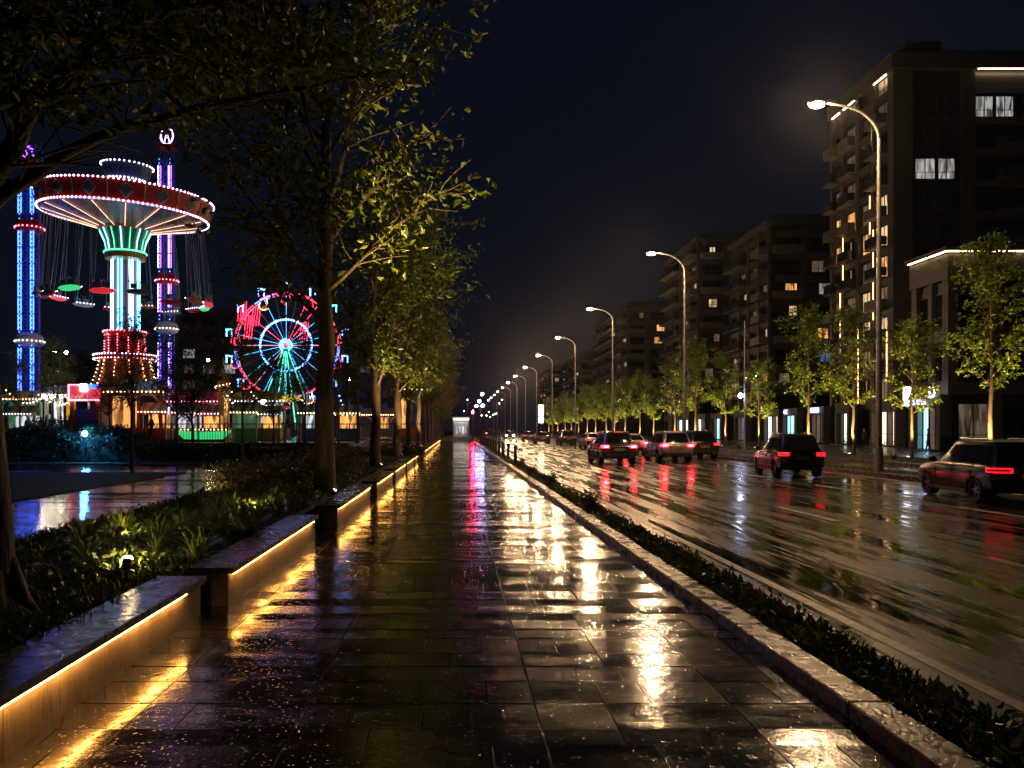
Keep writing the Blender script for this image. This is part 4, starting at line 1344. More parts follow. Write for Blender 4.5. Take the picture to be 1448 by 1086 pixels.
# park lamps
M['parkglobe'] = em('park_lamp_globe', (1.0, 0.86, 0.62), 160.0)
def park_lamp(px, Y, ytop, label, n=1, mat='parkglobe'):
    t = thing('park_lamp', label, 'lamp post', (PX(px, Y), Y, ZP), 0, 'park lamp posts between the rides')
    z = PZ(ytop, Y) - ZP
    p = MB(); p.tube([(0, 0, 0), (0, 0, z)], [.07, .05], 8)
    offs = [0] if n == 1 else [(-.5 + k / (n - 1)) * 1.3 for k in range(n)]
    if n > 1: p.tube([(offs[0], 0, z - .05), (offs[-1], 0, z - .05)], .03, 6)
    p.build('pole', M['greyp'], t)
    for o_ in offs:
        g = MB(); g.ball((o_, 0, z + .12), .17); g.build('globe', M[mat], t, smooth=True)
park_lamp(85, 90, 500, 'twin headed park lamp right of the blue tower', 2)
park_lamp(294, 84, 511, 'single park lamp between the carousel and the ferris wheel')
park_lamp(74, 66, 563, 'row of white lamps over the grey stall', 3)
park_lamp(494, 105, 538, 'white park lamp right of the large trunk')
park_lamp(566, 100, 552, 'white park lamp beside the orange stall roof')
park_lamp(372, 60, 570, 'white park lamp under the ferris wheel')
M['blueglobe'] = em('blue_lamp_globe', (0.05, 0.38, 1.0), 420.0)
t = thing('path_light', 'small bright blue path light at the dark hedge', 'path light', (PX(121, 43), 43, 0))
m = MB(); m.tube([(0, 0, 0), (0, 0, 1.45)], .03, 6); m.build('post', M['darkmetal'], t)
m = MB(); m.ball((0, -.1, 1.52), .14); m.build('globe', M['blueglobe'], t, smooth=True)

# festoons of small bulbs across the fairground
def festoon(px0, py0, px1, py1, Y, label, mat, n=16, sag=.9):
    a, b = Vector((PX(px0, Y), Y, PZ(py0, Y))), Vector((PX(px1, Y), Y, PZ(py1, Y)))
    t = thing('string_lights', label, 'string lights', a, 0, 'strings of bulbs over the fairground')
    pts = [(b - a) * (k / n) - Vector((0, 0, sag * math.sin(math.pi * k / n))) for k in range(n + 1)]
    m = MB(); m.tube(pts, .015, 4); m.build('wire', M['darkmetal'], t)
    for k in range(1, n):
        q = MB(); q.octa(pts[k] - Vector((0, 0, .08)), .075); q.build('bulb', M[mat], t)
festoon(4, 545, 62, 560, 66, 'string of warm bulbs at the left edge under the blue tower', 'bulbwarm', 12)
festoon(62, 560, 100, 566, 66, 'string of warm bulbs over the grey stall', 'bulbwarm', 9, .5)
festoon(318, 552, 350, 572, 61, 'string of white bulbs from the golden turret to the green pavilion', 'bulb', 9, .6)
festoon(352, 548, 384, 572, 62, 'string of white bulbs left of the ferris wheel legs', 'bulb', 9, .4)
festoon(424, 560, 456, 566, 62, 'string of white bulbs right of the ferris wheel legs', 'bulbwarm', 9, .6)
festoon(474, 535, 492, 590, 62, 'steep string of bluish bulbs right of the large trunk', 'bluebulb', 9, .3)

# game booths and toys between the pavilions
def game_booth(px, Y, w, h, c1, c2, glow, label):
    t = thing('game_booth', label, 'booth', (PX(px, Y), Y, ZP), 0, 'small game booths of the fairground')
    b = MB(); b.box(-w / 2, w / 2, 0, 1.2, 0, .85); b.build('counter', M[c1], t)
    for sx in (-w / 2, w / 2):
        q = MB(); q.box(sx - .05, sx + .05, -.05, .05, 0, h); q.build('post', M[c2], t)
    q = MB(); q.box(-w / 2 + .06, w / 2 - .06, .9, 1.0, .88, h - .1); q.build('lit_panel', M[glow], t)
    n = 6; cp = MB()
    for k in range(n):
        x0, x1 = -w / 2 - .15 + (w + .3) * k / n, -w / 2 - .15 + (w + .3) * (k + 1) / n
        cp.m = k % 2
        cp.add([(x0, -.35, h), (x1, -.35, h), (x1, .55, h + .65), (x0, .55, h + .65)], [(0, 1, 2, 3)])
        cp.add([(x0, -.35, h), (x1, -.35, h), ((x0 + x1) / 2, -.36, h - .22)], [(0, 2, 1)])
    cp.build('awning', [M[c1], M[c2]], t)
    bl = MB(); k = 0
    while k * .22 < w + .3:
        bl.octa((-w / 2 - .15 + k * .22, -.4, h + .03), .05); k += 1
    bl.build('bulb_row', M['bulbwarm' if k % 2 else 'bulb'], t)
game_booth(218, 53, 1.5, 1.9, 'red', 'white', 'stallwarm', 'red and white game booth right of the carousel foot')
game_booth(262, 55, 1.7, 1.9, 'orange', 'white', 'stallwhite', 'orange and white game booth before the striped pavilion')
game_booth(296, 54, 1.4, 1.8, 'red', 'yellowp', 'stallwarm', 'red and yellow game booth left of the golden turret')
game_booth(347, 55, 1.5, 1.9, 'greenp', 'white', 'stallgreen', 'green and white game booth before the green pavilion')
game_booth(380, 56, 1.4, 1.8, 'yellowp', 'greenp', 'stallwarm', 'yellow and green game booth below the ferris wheel')
game_booth(30, 60, 1.9, 1.9, 'greenp', 'yellowp', 'stallwhite', 'green and yellow game booth at the left edge')
game_booth(442, 57, 1.6, 1.9, 'bluep', 'white', 'stallwhite', 'blue and white game booth just left of the large trunk')
game_booth(492, 58, 1.5, 1.9, 'bluep', 'yellowp', 'stallwarm', 'blue and yellow game booth just right of the large trunk')
t = thing('flower_lamp', 'tall yellow flower shaped lamp on red legs right of the green pavilion', 'lamp', (PX(412, 54), 54, ZP), 0)
m = MB()
for sx in (-.45, .45): m.tube([(sx, 0, 0), (sx * .8, 0, 1.1)], .09, 6)
m.box(-.6, .6, -.15, .15, 1.1, 1.25); m.build('leg', M['red'], t)
m = MB(); m.tube([(0, 0, 1.25), (0, 0, 2.6)], .09, 6); m.build('stem', M['yellowp'], t)
m = MB()
for k in range(7):
    a = -1.2 + 2.4 * k / 6
    m.tube([(0, 0, 2.55), (.5 * math.sin(a), -.05, 2.6 + .5 * math.cos(a)), (.85 * math.sin(a), -.1, 2.55 + .55 * math.cos(a))], [.05, .09, .02], 5)
m.build('petal', M['stallyellow'], t)
t = thing('boat_ride', 'dark green and red toy boat ride behind the red railing', 'ride', (PX(288, 51), 51, ZP), 0)
m = MB(); rings = []
for s_, w_, d_ in ((-1.7, .05, .5), (-1.2, .4, .3), (0, .55, .25), (1.2, .4, .3), (1.7, .05, .5)):
    for q in range(8):
        t_ = math.pi + math.pi * q / 7
        rings.append((s_, w_ * math.cos(t_), .55 + d_ * .4 + .5 * math.sin(t_) * (1 if w_ > .1 else .3)))
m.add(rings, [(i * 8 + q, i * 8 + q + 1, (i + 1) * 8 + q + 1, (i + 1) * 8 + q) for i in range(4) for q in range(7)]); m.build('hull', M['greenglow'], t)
m = MB(); m.box(-1.3, 1.3, -.1, .1, 0, .12); m.build('base', M['red'], t)
bl = MB()
for k in range(14): bl.octa((-1.5 + 3 * k / 13, -.56 + .12 * abs(k - 6.5) / 6.5, .78), .05)
bl.build('bulb_row', M['bulbwarm'], t)
# ------------------------------------------------------------------ buildings
M['facade'] = pm('beige_facade_stone', (0.098, 0.088, 0.078), (0.068, 0.060, 0.053), 1.2, 0.6, 0.003, 14, rvar=0.1)
M['facade2'] = pm('brown_facade', (0.066, 0.057, 0.05), (0.046, 0.04, 0.035), 1.0, 0.65, 0.003, 14)
M['facadedk'] = pm('dark_facade_panel', (0.025, 0.025, 0.028), (0.015, 0.015, 0.018), 1.0, 0.35)
M['balcony'] = pm('balcony_concrete', (0.14, 0.125, 0.105), (0.095, 0.085, 0.075), 2.0, 0.55)
M['balglass'] = pm('balcony_glass', (0.05, 0.055, 0.06), (0.03, 0.033, 0.036), 1.0, 0.12, spec=0.6)
M['litwarm'] = em('lit_window_warm', (1.0, 0.66, 0.34), 0.8, pattern=0.85, pscale=2.4)
M['litwhite'] = em('lit_window_white', (0.85, 0.84, 0.82), 0.36, pattern=0.93, pscale=3.4)
M['litamber'] = em('lit_window_amber', (1.0, 0.45, 0.12), 1.0, pattern=0.9, pscale=2.6)
M['litblue'] = em('lit_window_blue', (0.10, 0.25, 0.75), 0.35, pattern=0.8, pscale=2.0)
M['litdim'] = em('dim_lit_window', (1.0, 0.75, 0.5), 0.075, pattern=0.9, pscale=3.2)
M['cornice'] = em('cornice_led', (1.0, 0.66, 0.36), 14.0)
M['facadeled'] = em('facade_led', (1.0, 0.50, 0.20), 4.5)
UPZ = Vector((0, 0, 1))

def window(parent, O, U, N, w, h, glass, mull=1, trans=True, depth=0.10, name='window'):
    """O lower left on the wall plane, U along the wall, N outward"""
    def P(a, z, d): return O + U * a + UPZ * z + N * d
    f = MB(); t_ = 0.06
    def bar(a0, a1, z0, z1, d0=0.0, d1=depth):
        f.obox(P((a0 + a1) / 2, (z0 + z1) / 2, (d0 + d1) / 2), U * ((a1 - a0) / 2), N * ((d1 - d0) / 2), UPZ * ((z1 - z0) / 2))
    bar(0, t_, 0, h); bar(w - t_, w, 0, h); bar(t_, w - t_, 0, t_); bar(t_, w - t_, h - t_, h)
    for k in range(mull):
        x = w * (k + 1) / (mull + 1); bar(x - .03, x + .03, t_, h - t_, 0, depth * .9)
    if trans: bar(t_, w - t_, h * .34 - .025, h * .34 + .025, 0, depth * .8)
    o = f.build(name, M['winframe'], parent)
    g_ = MB(); g_.quad(P(t_, t_, .04), P(w - t_, t_, .04), P(w - t_, h - t_, .04), P(t_, h - t_, .04))
    g_.build('pane', M[glass], o)
    return o

def balcony(parent, O, U, N, w, d, mat='balcony', h=1.0, solid=False):
    b = MB()
    def B(a0, a1, z0, z1, d0, d1):
        b.obox(O + U * ((a0 + a1) / 2) + UPZ * ((z0 + z1) / 2) + N * ((d0 + d1) / 2), U * ((a1 - a0) / 2), N * ((d1 - d0) / 2), UPZ * ((z1 - z0) / 2))
    B(0, w, -.18, 0, 0.003, d)
    o = b.build('balcony', M[mat], parent)
    b = MB()
    if solid:
        B(0, w, 0.003, h * .85, d - .1, d - .003); B(0, .1, 0.003, h * .85, .003, d - .103); B(w - .1, w, 0.003, h * .85, .003, d - .103)
        b.build('parapet', M[mat], o)
    else:
        B(.02, w - .02, .08, h - .05, d - .06, d - .045); B(.02, w - .02, h - .045, h, d - .08, d - .03)
        B(.02, .04, .08, h - .05, .003, d - .07); B(w - .04, w - .02, .08, h - .05, .003, d - .07)
        b.build('glass_rail', M['balglass'], o)
    return o

def pick(rd, seq):
    r = rd.random()
    for p, v in seq:
        if r < p: return v
        r -= p
    return 'glass'

X0 = 43.0
# ---------- the big corner tower
rd = random.Random(5)
Y0, Y1, ZT = 80.0, 93.6, 38.8
tw = thing('apartment_tower', 'tall corner apartment tower with lit cornice and glowing windows at the right edge', 'building', (X0, Y0, 0))
rel = lambda x, y, z: Vector((x - X0, y - Y0, z))
w = MB()
w.box(.45, 27, .45, Y1 - Y0 - .3, 0, ZT - .6)
w.build('wall', M['facadedk'], tw)
fh = 3.1
floors = [4.6 + fh * k for k in range(11)]
p = MB()
# road side: pilasters and spandrels
ys = [0, 1.0, 3.9, 4.7, 7.5, 8.3, 11.2, 13.3]
pil = [(0, 1.1), (3.7, 4.5), (6.9, 7.6), (10.3, 11.0), (13.0, 13.6)]
for (a, b_) in pil: p.box(0.0, .46, a, b_, 0.0, ZT - 1.6)
for z in floors:
    for (a, b_) in zip(pil, pil[1:]): p.box(.12, .45, a[1] + .003, b_[0] - .003, z - .75, z + .05)
# front: corner pilaster, second pilaster, bands
p.box(.463, 1.9, 0, .449, 0, ZT - 1.6)
p.box(6.9, 8.1, 0, .449, 0, ZT - 1.6)
for z in floors:
    p.box(8.103, 27, .15, .446, z - .65, z + .05)
for a in (12.9, 18.0, 23.0): p.box(a, a + .5, .05, .148, 3, ZT - 4)
p.build('pilasters', M['facade'], tw)
c = MB(); c.box(-.25, 27.2, -.25, Y1 - Y0 + .2, ZT - 1.597, ZT); c.box(1.2, 26, 1.2, Y1 - Y0 - 1, ZT + .003, ZT + .8)
c.build('cornice', M['facade2'], tw)
r_ = MB(); r_.box(3, 6.5, 3, 6, ZT + .8, ZT + 2.6); r_.build('roof_hut', M['facade2'], tw)
nm1 = Vector((-1, 0, 0)); uy = Vector((0, -1, 0)); ux = Vector((1, 0, 0)); nfy = Vector((0, -1, 0))
side_bays = [(1.15, 3.65), (4.55, 6.85), (7.65, 10.25), (11.05, 12.95)]
lit = {(0, 6): 'litwarm', (0, 5): 'litwarm', (0, 4): 'litamber', (1, 2): 'litwarm', (1, 3): 'litwarm', (1, 5): 'litamber', (2, 6): 'litamber', (3, 6): 'litamber', (0, 3): 'litdim',
       (2, 3): 'litdim', (0, 2): 'litwarm', (1, 1): 'litdim', (3, 7): 'litdim', (0, 9): 'litdim', (2, 9): 'litdim', (3, 3): 'litdim', (3, 5): 'litamber'}
for bi, (a, b_) in enumerate(side_bays):
    for k, z in enumerate(floors[:-1]):
        wd = b_ - a
        gm = lit.get((bi, k), rd.choice(['glass'] * 4 + ['litdim']))
        window(tw, rel(X0 + .45, Y0 + b_ - .1, z + .1), uy, nm1, wd - .2, 2.15, gm, 1)
        if bi in (0, 2, 3) and k > 0:
            balcony(tw, rel(X0 + .0, Y0 + b_ - .02, z + .02), uy, nm1, wd - .04, 1.1 if bi != 2 else .8, 'balcony', 1.0, solid=(k % 3 == 0))
# lit vertical strips on the road side
for (yy, z0, z1) in ((3.7 + .05, 13, 22.3), (1.12, 7, 11.5), (6.9, 4.5, 12.5), (10.3, 18, 23.0), (4.44, 22, 26), (10.96, 10, 17)):
    s_ = MB(); s_.box(-.06, -.003, yy, yy + .1, z0, z1); s_.build('facade_led', M['facadeled'], tw)
# lit ceilings of the top loggias
for (a, b_) in ((1.2, 3.6), (7.7, 10.2), (11.1, 12.9)):
    s_ = MB(); s_.box(-.12, -.02, a, b_, ZT - 1.68, ZT - 1.6); s_.build('cornice_led', M['cornice'], tw)
s_ = MB(); s_.box(8.3, 12.8, -.16, -.06, ZT - 1.68, ZT - 1.6); s_.box(13.0, 27, -.16, -.06, ZT - 1.68, ZT - 1.6); s_.build('cornice_led', M['cornice'], tw)
# front: dark glass panel bay
for k, z in enumerate(floors[:-1]):
    for j, a in enumerate((2.35, 4.6)):
        gm = 'litwhite' if (k == 7) else 'glass'
        window(tw, rel(X0 + a, Y0 + .45, z + .15), ux, nfy, 2.0 if j == 0 else 1.7, 2.1, gm, 1)
        if k == 7 and j == 1: pass
for k, z in enumerate(floors[:-1]):
    for j, a in enumerate((8.3, 10.3, 13.2, 15.6)):
        gm = 'glass'
        if k == 9: gm = ('litwhite', 'litwhite', 'litdim', 'litdim')[j]
        if k == 4 and j == 0: gm = 'litblue'
        if k == 6 and j == 0: gm = 'glass'
        window(tw, rel(X0 + a, Y0 + .446, z + .1), ux, nfy, 1.8, 2.1, gm, 1)
    if k > 0 and k < 9:
        balcony(tw, rel(X0 + 10.2, Y0 + .05, z + .02), ux, nfy, 7.5, 1.3, 'balcony', 1.0)
# inner glow of the upper left loggia
window(tw, rel(X0 + .455, Y0 + 3.55, floors[-1] + .1), uy, nm1, 2.2, 1.6, 'litdim', 1)

# ---------- podium with lit cornice in front of the tower
PY, PXx, PH = 61.0, 36.9, 15.4
pd = thing('podium_building', 'low building before the tower with a glowing line under its roof edge', 'building', (PXx, PY, 0))
w = MB(); w.box(.3, 30, .3, 4.7, 0, PH - .5); w.box(8, 28, 4.7, 17, 0, PH - 1.5); w.build('wall', M['facadedk'], pd)
p = MB()
for a in (0, 3.3, 6.9, 10.5, 14.1, 17.7): p.box(a, a + .75, 0, .299, 0, PH - 2.4)
for b_ in ((0, .75), (2.1, 2.6), (4.2, 4.9)): p.box(0, .297, max(.302, b_[0]), b_[1], 0, PH - 2.4)
for z in (4.4, 8.4): p.box(.76, 30, .1, .297, z, z + .9)
p.box(.05, .297, .76, 4.19, 4.4, 5.3); p.box(.05, .297, .76, 4.19, 8.4, 9.3)
p.build('pilasters', M['facade'], pd)
c = MB(); c.box(-.12, 30, -.12, 5.0, PH - 2.397, PH - .5); c.build('parapet', M['facade'], pd)
c = MB(); c.box(-.4, 30.3, -.4, 5.3, PH - .3, PH); c.build('roof_slab', M['facade2'], pd)
s_ = MB(); s_.box(-.3, 30, -.3, -.2, PH - .38, PH - .304); s_.box(-.3, -.2, -.19, 2.0, PH - .38, PH - .304); s_.box(-.3, -.2, 2.35, 4.9, PH - .38, PH - .304)
s_.build('cornice_led', M['cornice'], pd)
for z in (5.4, 9.4):
    for a in (.85, 4.15, 7.75, 11.35): window(pd, Vector((a, .297, z)), ux, nfy, 2.35, 2.8, 'glass', 1)
    for a in (2.05, 4.15): window(pd, Vector((.297, a, z)), uy, nm1, 1.25, 2.7, 'glass', 0)
for a, gm in ((.85, 'litdim'), (4.15, 'glass'), (7.75, 'litdim'), (11.35, 'glass')):
    window(pd, Vector((a, .297, .1)), ux, nfy, 2.35, 3.6, gm, 1, name='shop_window')

# ---------- the row of darker apartment blocks down the road
def block(Y0, Y1, ZT, wide, label, seed, lits, fm='facade2', fh=3.1, bays=4):
    rd = random.Random(seed)
    t = thing('apartment_block', label, 'building', (X0, Y0, 0), 0, 'apartment blocks along the road')
    D = Y1 - Y0
    MB().box(.4, wide, .4, D, 0, ZT - .8).build('wall', M['facadedk'], t)
    p = MB(); n = int((ZT - 4.5) / fh); fl = [4.4 + fh * k for k in range(n + 1)]
    bw = D / bays
    for k in range(bays + 1): p.box(0, .397, max(.0, bw * k - .45), min(D, bw * k + .45), 0, ZT - 1)
    for z in fl: p.box(.1, .396, .46, D - .46, z - .9, z)
    fb = max(2, int(wide / 4.6)); fw_ = wide / fb
    for k in range(fb + 1): p.box(max(.4, fw_ * k - .5), min(wide, fw_ * k + .5), 0.003, .396, 0, ZT - 1)
    for z in fl: p.box(.91, wide - .51, .1, .395, z - .9, z)
    p.build('pilasters', M[fm], t)
    c = MB(); c.box(-.3, wide + .2, -.3, D + .2, ZT - .797, ZT); c.box(1.5, wide - 1, 2, D - 2, ZT + .003, ZT + 1.3); c.build('cornice', M[fm], t)
    for k in range(n):
        z = fl[k]
        for b_ in range(bays):
            gm = lits.get(('s', b_, k), rd.choice(['glass'] * 9 + ['litwarm', 'litdim', 'litamber']))
            k_ = rd.uniform(.35, .6) if gm.startswith('lit') else 1.0
            o = window(t, Vector((.4, bw * (b_ + 1) - .5 - (bw - 1.0) * (1 - k_) * rd.random(), z + .1 + (1 - k_) * .8)), uy, nm1, (bw - 1.0) * k_, 2.0 - (1 - k_) * .9, gm, 1)
            if b_ != 1 and k > 0: balcony(t, Vector((.003, bw * (b_ + 1) - .35, z)), uy, nm1, bw - .7, 1.2, 'balcony', 1.0, solid=(b_ == 0))
        for b_ in range(fb):
            gm = lits.get(('f', b_, k), rd.choice(['glass'] * 12 + ['litdim', 'litwarm', 'litamber']))
            k_ = rd.uniform(.3, .6) if gm.startswith('lit') else 1.0
            window(t, Vector((fw_ * b_ + 1.0 + (fw_ - 1.7) * (1 - k_) * rd.random(), .4, z + .1 + (1 - k_) * .8)), ux, nfy, (fw_ - 1.7) * k_, 2.0 - (1 - k_) * .9, gm, 1)
            if b_ == 0 and k % 2 == 1: balcony(t, Vector((fw_ * b_ + .55, .003, z)), ux, nfy, fw_ - 1.1, 1.0, 'balcony', 1.0, solid=True)
    return t
block(112, 128, 30.6, 15, 'brown apartment block with balconies just beyond the tower', 2,
      {('f', 1, 5): 'litwhite', ('f', 2, 5): 'litamber', ('f', 1, 2): 'litblue', ('f', 0, 1): 'litdim', ('s', 0, 5): 'litdim', ('s', 3, 2): 'litwarm', ('f', 1, 6): 'litdim', ('f', 2, 2): 'litdim', ('s', 1, 4): 'litdim'})
block(145, 168, 36, 20, 'tall dark apartment block with stepped side, third from the camera', 3,
      {('s', 1, 8): 'litdim', ('f', 2, 4): 'litamber', ('f', 0, 2): 'litdim', ('s', 2, 3): 'litdim', ('s', 0, 1): 'litdim', ('f', 3, 3): 'litwarm'})
block(205, 250, 33, 26, 'hazy apartment block with one amber window beyond the tall dark block', 4,
      {('f', 1, 7): 'litamber', ('s', 0, 4): 'litwhite', ('s', 0, 6): 'litwhite', ('s', 1, 5): 'litdim', ('s', 2, 2): 'litwhite', ('f', 2, 5): 'litdim', ('s', 3, 7): 'litdim', ('s', 3, 3): 'litwhite'}, bays=6)
block(285, 330, 28, 26, 'far hazy apartment block low behind the street lamps', 6,
      {('s', 1, 3): 'litwhite', ('f', 1, 5): 'litdim', ('s', 3, 4): 'litwarm', ('s', 0, 5): 'litwarm'}, bays=5)
block(370, 430, 30, 26, 'farthest apartment block fading into the wet haze', 7,
      {('s', 1, 3): 'litwhite', ('f', 1, 5): 'litwarm', ('s', 3, 4): 'litwarm'}, bays=5)

# dim blocks behind the fairground
def back_block(px0, px1, Y, ytop, label, seed, n_lit):
    rd = random.Random(seed)
    x0, x1 = PX(px0, Y), PX(px1, Y); ZT = PZ(ytop, Y); W = x1 - x0
    t = thing('apartment_block', label, 'building', (x0, Y, 0), 0, 'dim apartment blocks behind the fairground')
    MB().box(0, W, .3, 14, 0, ZT).build('wall', M['facade2'], t)
    MB().box(-.2, W + .2, .1, 14.2, ZT + .003, ZT + .7).build('cornice', M['facade'], t)
    nb, nf = max(3, int(W / 4.2)), max(3, int((ZT - 3) / 3.2))
    lits = {(rd.randrange(nb), rd.randrange(nf)) for _ in range(n_lit)}
    for b_ in range(nb):
        for k in range(nf):
            if (b_ + k) % 2 and (b_, k) not in lits and nb * nf > 60: continue
            window(t, Vector((W * b_ / nb + .8, .3, 3.2 * k + 3.4)), ux, nfy, W / nb - 1.6, 1.9, rd.choice(['litdim', 'litwhite', 'litdim']) if (b_, k) in lits else 'glass', 1, depth=.08)
back_block(252, 338, 165, 442, 'dim apartment block behind the hanging seats right of the carousel', 1, 5)
back_block(60, 172, 190, 500, 'low dim block far behind the blue drop tower', 2, 3)
back_block(480, 600, 210, 505, 'low dim block behind the ferris wheel and trunks', 3, 4)

# ---------- shop fronts under the blocks
SHX = 41.5
M['shopwhite'] = em('white_shop_light', (0.85, 0.93, 1.0), 2.8499999999999996, pattern=0.5, pscale=1.2)
M['shopcyan'] = em('cyan_shop_light', (0.35, 0.80, 1.0), 2.09, pattern=0.5, pscale=1.0)
M['shopteal'] = em('teal_shop_light', (0.05, 0.45, 0.5), 0.6, pattern=0.7, pscale=1.0)
M['shopwarm'] = em('warm_shop_light', (1.0, 0.72, 0.48), 2.09, pattern=0.4, pscale=1.0)
M['shopgreen'] = em('pale_green_shop_light', (0.75, 0.95, 0.75), 2.09, pattern=0.4, pscale=1.0)
M['shopdim'] = em('dim_shop_interior', (0.8, 0.75, 0.7), 0.05, pattern=0.8, pscale=0.8)
M['signwhite'] = em('white_sign_letters', (0.9, 0.93, 1.0), 5.0)
M['signviolet'] = em('violet_sign_letters', (0.50, 0.50, 1.0), 5.0)
def shop(px_c, W, label, panes, Xs=SHX, sign=None, h=3.3):
    Yc = F * Xs / (px_c - CX)
    t = thing('shopfront', label, 'shop', (Xs, Yc, 0.06), 0, 'shop fronts under the apartment blocks')
    n = len(panes); st = W / n
    f = MB(); hw = W / 2
    f.box(.05, .9, -hw - .4, hw + .4, h + .1, h + 1.0)
    for k in (-hw - .4, hw + .05): f.box(.0, .9, k, k + .35, 0, h + .097)
    f.build('surround', M['facade'], t)
    MB().box(.9, 1.4, -hw - .4, hw + .4, 0, h + 1.0).build('wall', M['facadedk'], t)
    MB().box(-.6, -.003, -hw - .4, hw + .4, 0, .12).build('step', M['kerb'], t)
    for k, gm in enumerate(panes):
        window(t, Vector((.5, hw - st * k - .02, .12)), uy, nm1, st - .04, h, gm, 0 if st < 1.6 else 1, True, .1, 'door' if k == n // 2 else 'shop_window')
    if sign:
        txt, mt, hh = sign
        s_ = MB(); text_mesh(s_, txt, (-.06, hw * .9, h + .3), uy, UPZ, hh, .08); s_.build('sign_letters', M[mt], t)
    return t
shop(965, 7.0, 'white lit shop door behind the trunks far left of the row', ['shopwhite', 'shopdim', 'shopwhite', 'shopwhite'])
shop(990, 4.6, 'shop with two tall white arched door panes above the dark hatchback', ['shopwhite', 'shopdim', 'shopwhite'])
shop(1012, 4.6, 'small bluish lit shop door between two uplit trees', ['shopdim', 'shopcyan', 'shopdim'])
shop(1046, 4.0, 'dark shop with a narrow violet lit door', ['shopdim', 'litblue', 'shopdim'])
shop(1090, 4.2, 'shop with warm white door left of the dark suv', ['shopwhite', 'shopdim', 'shopwarm'])
shop(1116, 3.4, 'cyan lit shop entrance above the dark suv', ['shopcyan', 'shopcyan', 'shopdim'], sign=('CC', 'signviolet', .55))
shop(1152, 3.6, 'dark shop with small violet sign letters over it', ['shopdim', 'shopdim', 'shopdim'], sign=('OYABU', 'signviolet', .6))
shop(1190, 2.4, 'shop with pale green glass door right of the dark suv', ['shopdim', 'shopgreen', 'shopgreen'])
shop(1248, 4.0, 'shop with three warm white glass panes behind the near lamp post', ['shopwarm', 'shopwarm', 'shopdim', 'shopwarm'])
sh_ = shop(1306, 3.4, 'blue lit shop with white logo and letters by the podium corner', ['shopteal', 'shopcyan', 'shopdim', 'shopdim'], Xs=36.25, sign=('ELKON', 'signviolet', .42))
b_ = MB(); text_mesh(b_, 'D', (-.10, -.75, 4.05), uy, UPZ, .95, .08); b_.build('sign_logo', M['signwhite'], sh_)
# white logo box on its own bracket
Yl = F * 37.6 / (1291 - CX)
t = thing('shop_sign', 'white glowing square logo sign behind the second uplit tree', 'sign', (37.6, Yl, 0.06))
m = MB(); m.box(-.06, .06, -.06, .06, 0, 3.6); m.build('post', M['darkmetal'], t)
m = MB(); m.box(-.75, .75, -.12, .12, 3.6, 5.2); bx_ = m.build('sign_box', M['signwhite'], t)
m = MB()
for k in range(3): m.tube([(-.62 + .2 * k, -.15, 3.75), (-.35 + .25 * k, -.15, 4.4), (-.1 + .33 * k, -.15, 5.05)], .055, 5)
m.build('logo_stroke', M['bluep'], bx_)
# pylon sign further down
t = thing('pylon_sign', 'white and yellow lit pylon sign above the far parked cars', 'sign', (24.2, 232, 0.08))
m = MB(); m.box(-.15, .15, -.15, .15, 0, 3.5); m.build('post', M['darkmetal'], t)
m = MB(); m.box(-.7, .7, -.2, .2, 3.5, 5.2); m.box(-.7, .7, -.2, .2, 5.5, 7.3); m.build('sign_box', M['signwhite'], t)
m = MB(); m.box(-.7, .7, -.2, .2, 7.4, 8.6); m.build('sign_cap', M['bulbwarm'], t)

# thin lamp posts on the service road side
M['postlamp'] = em('blue_white_post_lamp', (0.62, 0.68, 1.0), 100.0)
def post_lamp(px, Y, ytop, ylamp, label):
    t = thing('post_lamp', label, 'lamp post', (PX(px, Y), Y, 0.085), 0, 'thin posts beyond the median')
    zt, zl = PZ(ytop, Y), PZ(ylamp, Y)
    p = MB(); p.tube([(0, 0, 0), (0, 0, zt)], [.085, .05], 8); p.build('pole', M['pole'], t)
    h = MB(); h.tube([(0, 0, zl), (-.35, -.1, zl + .1)], .03, 6); h.build('bracket', M['pole'], t)
    h = MB(); h.ball((-.4, -.12, zl + .06), .15, .15, .2); h.build('lens', M['postlamp'], t, smooth=True)
post_lamp(1053, 66, 455, 562, 'thin grey post with a small blue white lamp between two uplit trees')
# ------------------------------------------------------------------ cars
def paint(name, c, rough=0.25, metal=0.3):
    return pm(name, c, tuple(x * 0.85 for x in c), 3, rough, 0.0, metal=metal, coat=0.8)
M['pblack'] = pm('black_car_paint', (0.006, 0.006, 0.006), (0.005, 0.005, 0.005), 3, 0.22, 0.0, spec=0.4, coat=0.5)
M['pgrey'] = paint('dark_grey_car_paint', (0.045, 0.043, 0.042))
M['psilver'] = paint('silver_car_paint', (0.34, 0.33, 0.32), 0.3, 0.5)
M['pwhite'] = paint('white_car_paint', (0.60, 0.58, 0.56), 0.28, 0.0)
M['pbrown'] = paint('brown_car_paint', (0.06, 0.045, 0.032))
M['brake'] = em('lit_brake_light', (1.0, 0.006, 0.02), 30.0)
M['brakecore'] = em('brake_light_core', (1.0, 0.10, 0.12), 50.0)
M['tail'] = em('lit_tail_light', (1.0, 0.006, 0.014), 2.6)
M['taildim'] = em('faint_glow_tail_light', (1.0, 0.02, 0.04), 0.25, base=(0.25, 0.01, 0.012), sample=False)  # lamp is off, its lens colour carries a faint red glow
M['head'] = em('headlight', (1.0, 0.93, 0.95), 1500.0)
M['redbike'] = pm('bike_paint', (0.10, 0.02, 0.02), None, 5, 0.3)
M['plate'] = pm('number_plate', (0.55, 0.50, 0.36), (0.45, 0.40, 0.28), 6, 0.4)

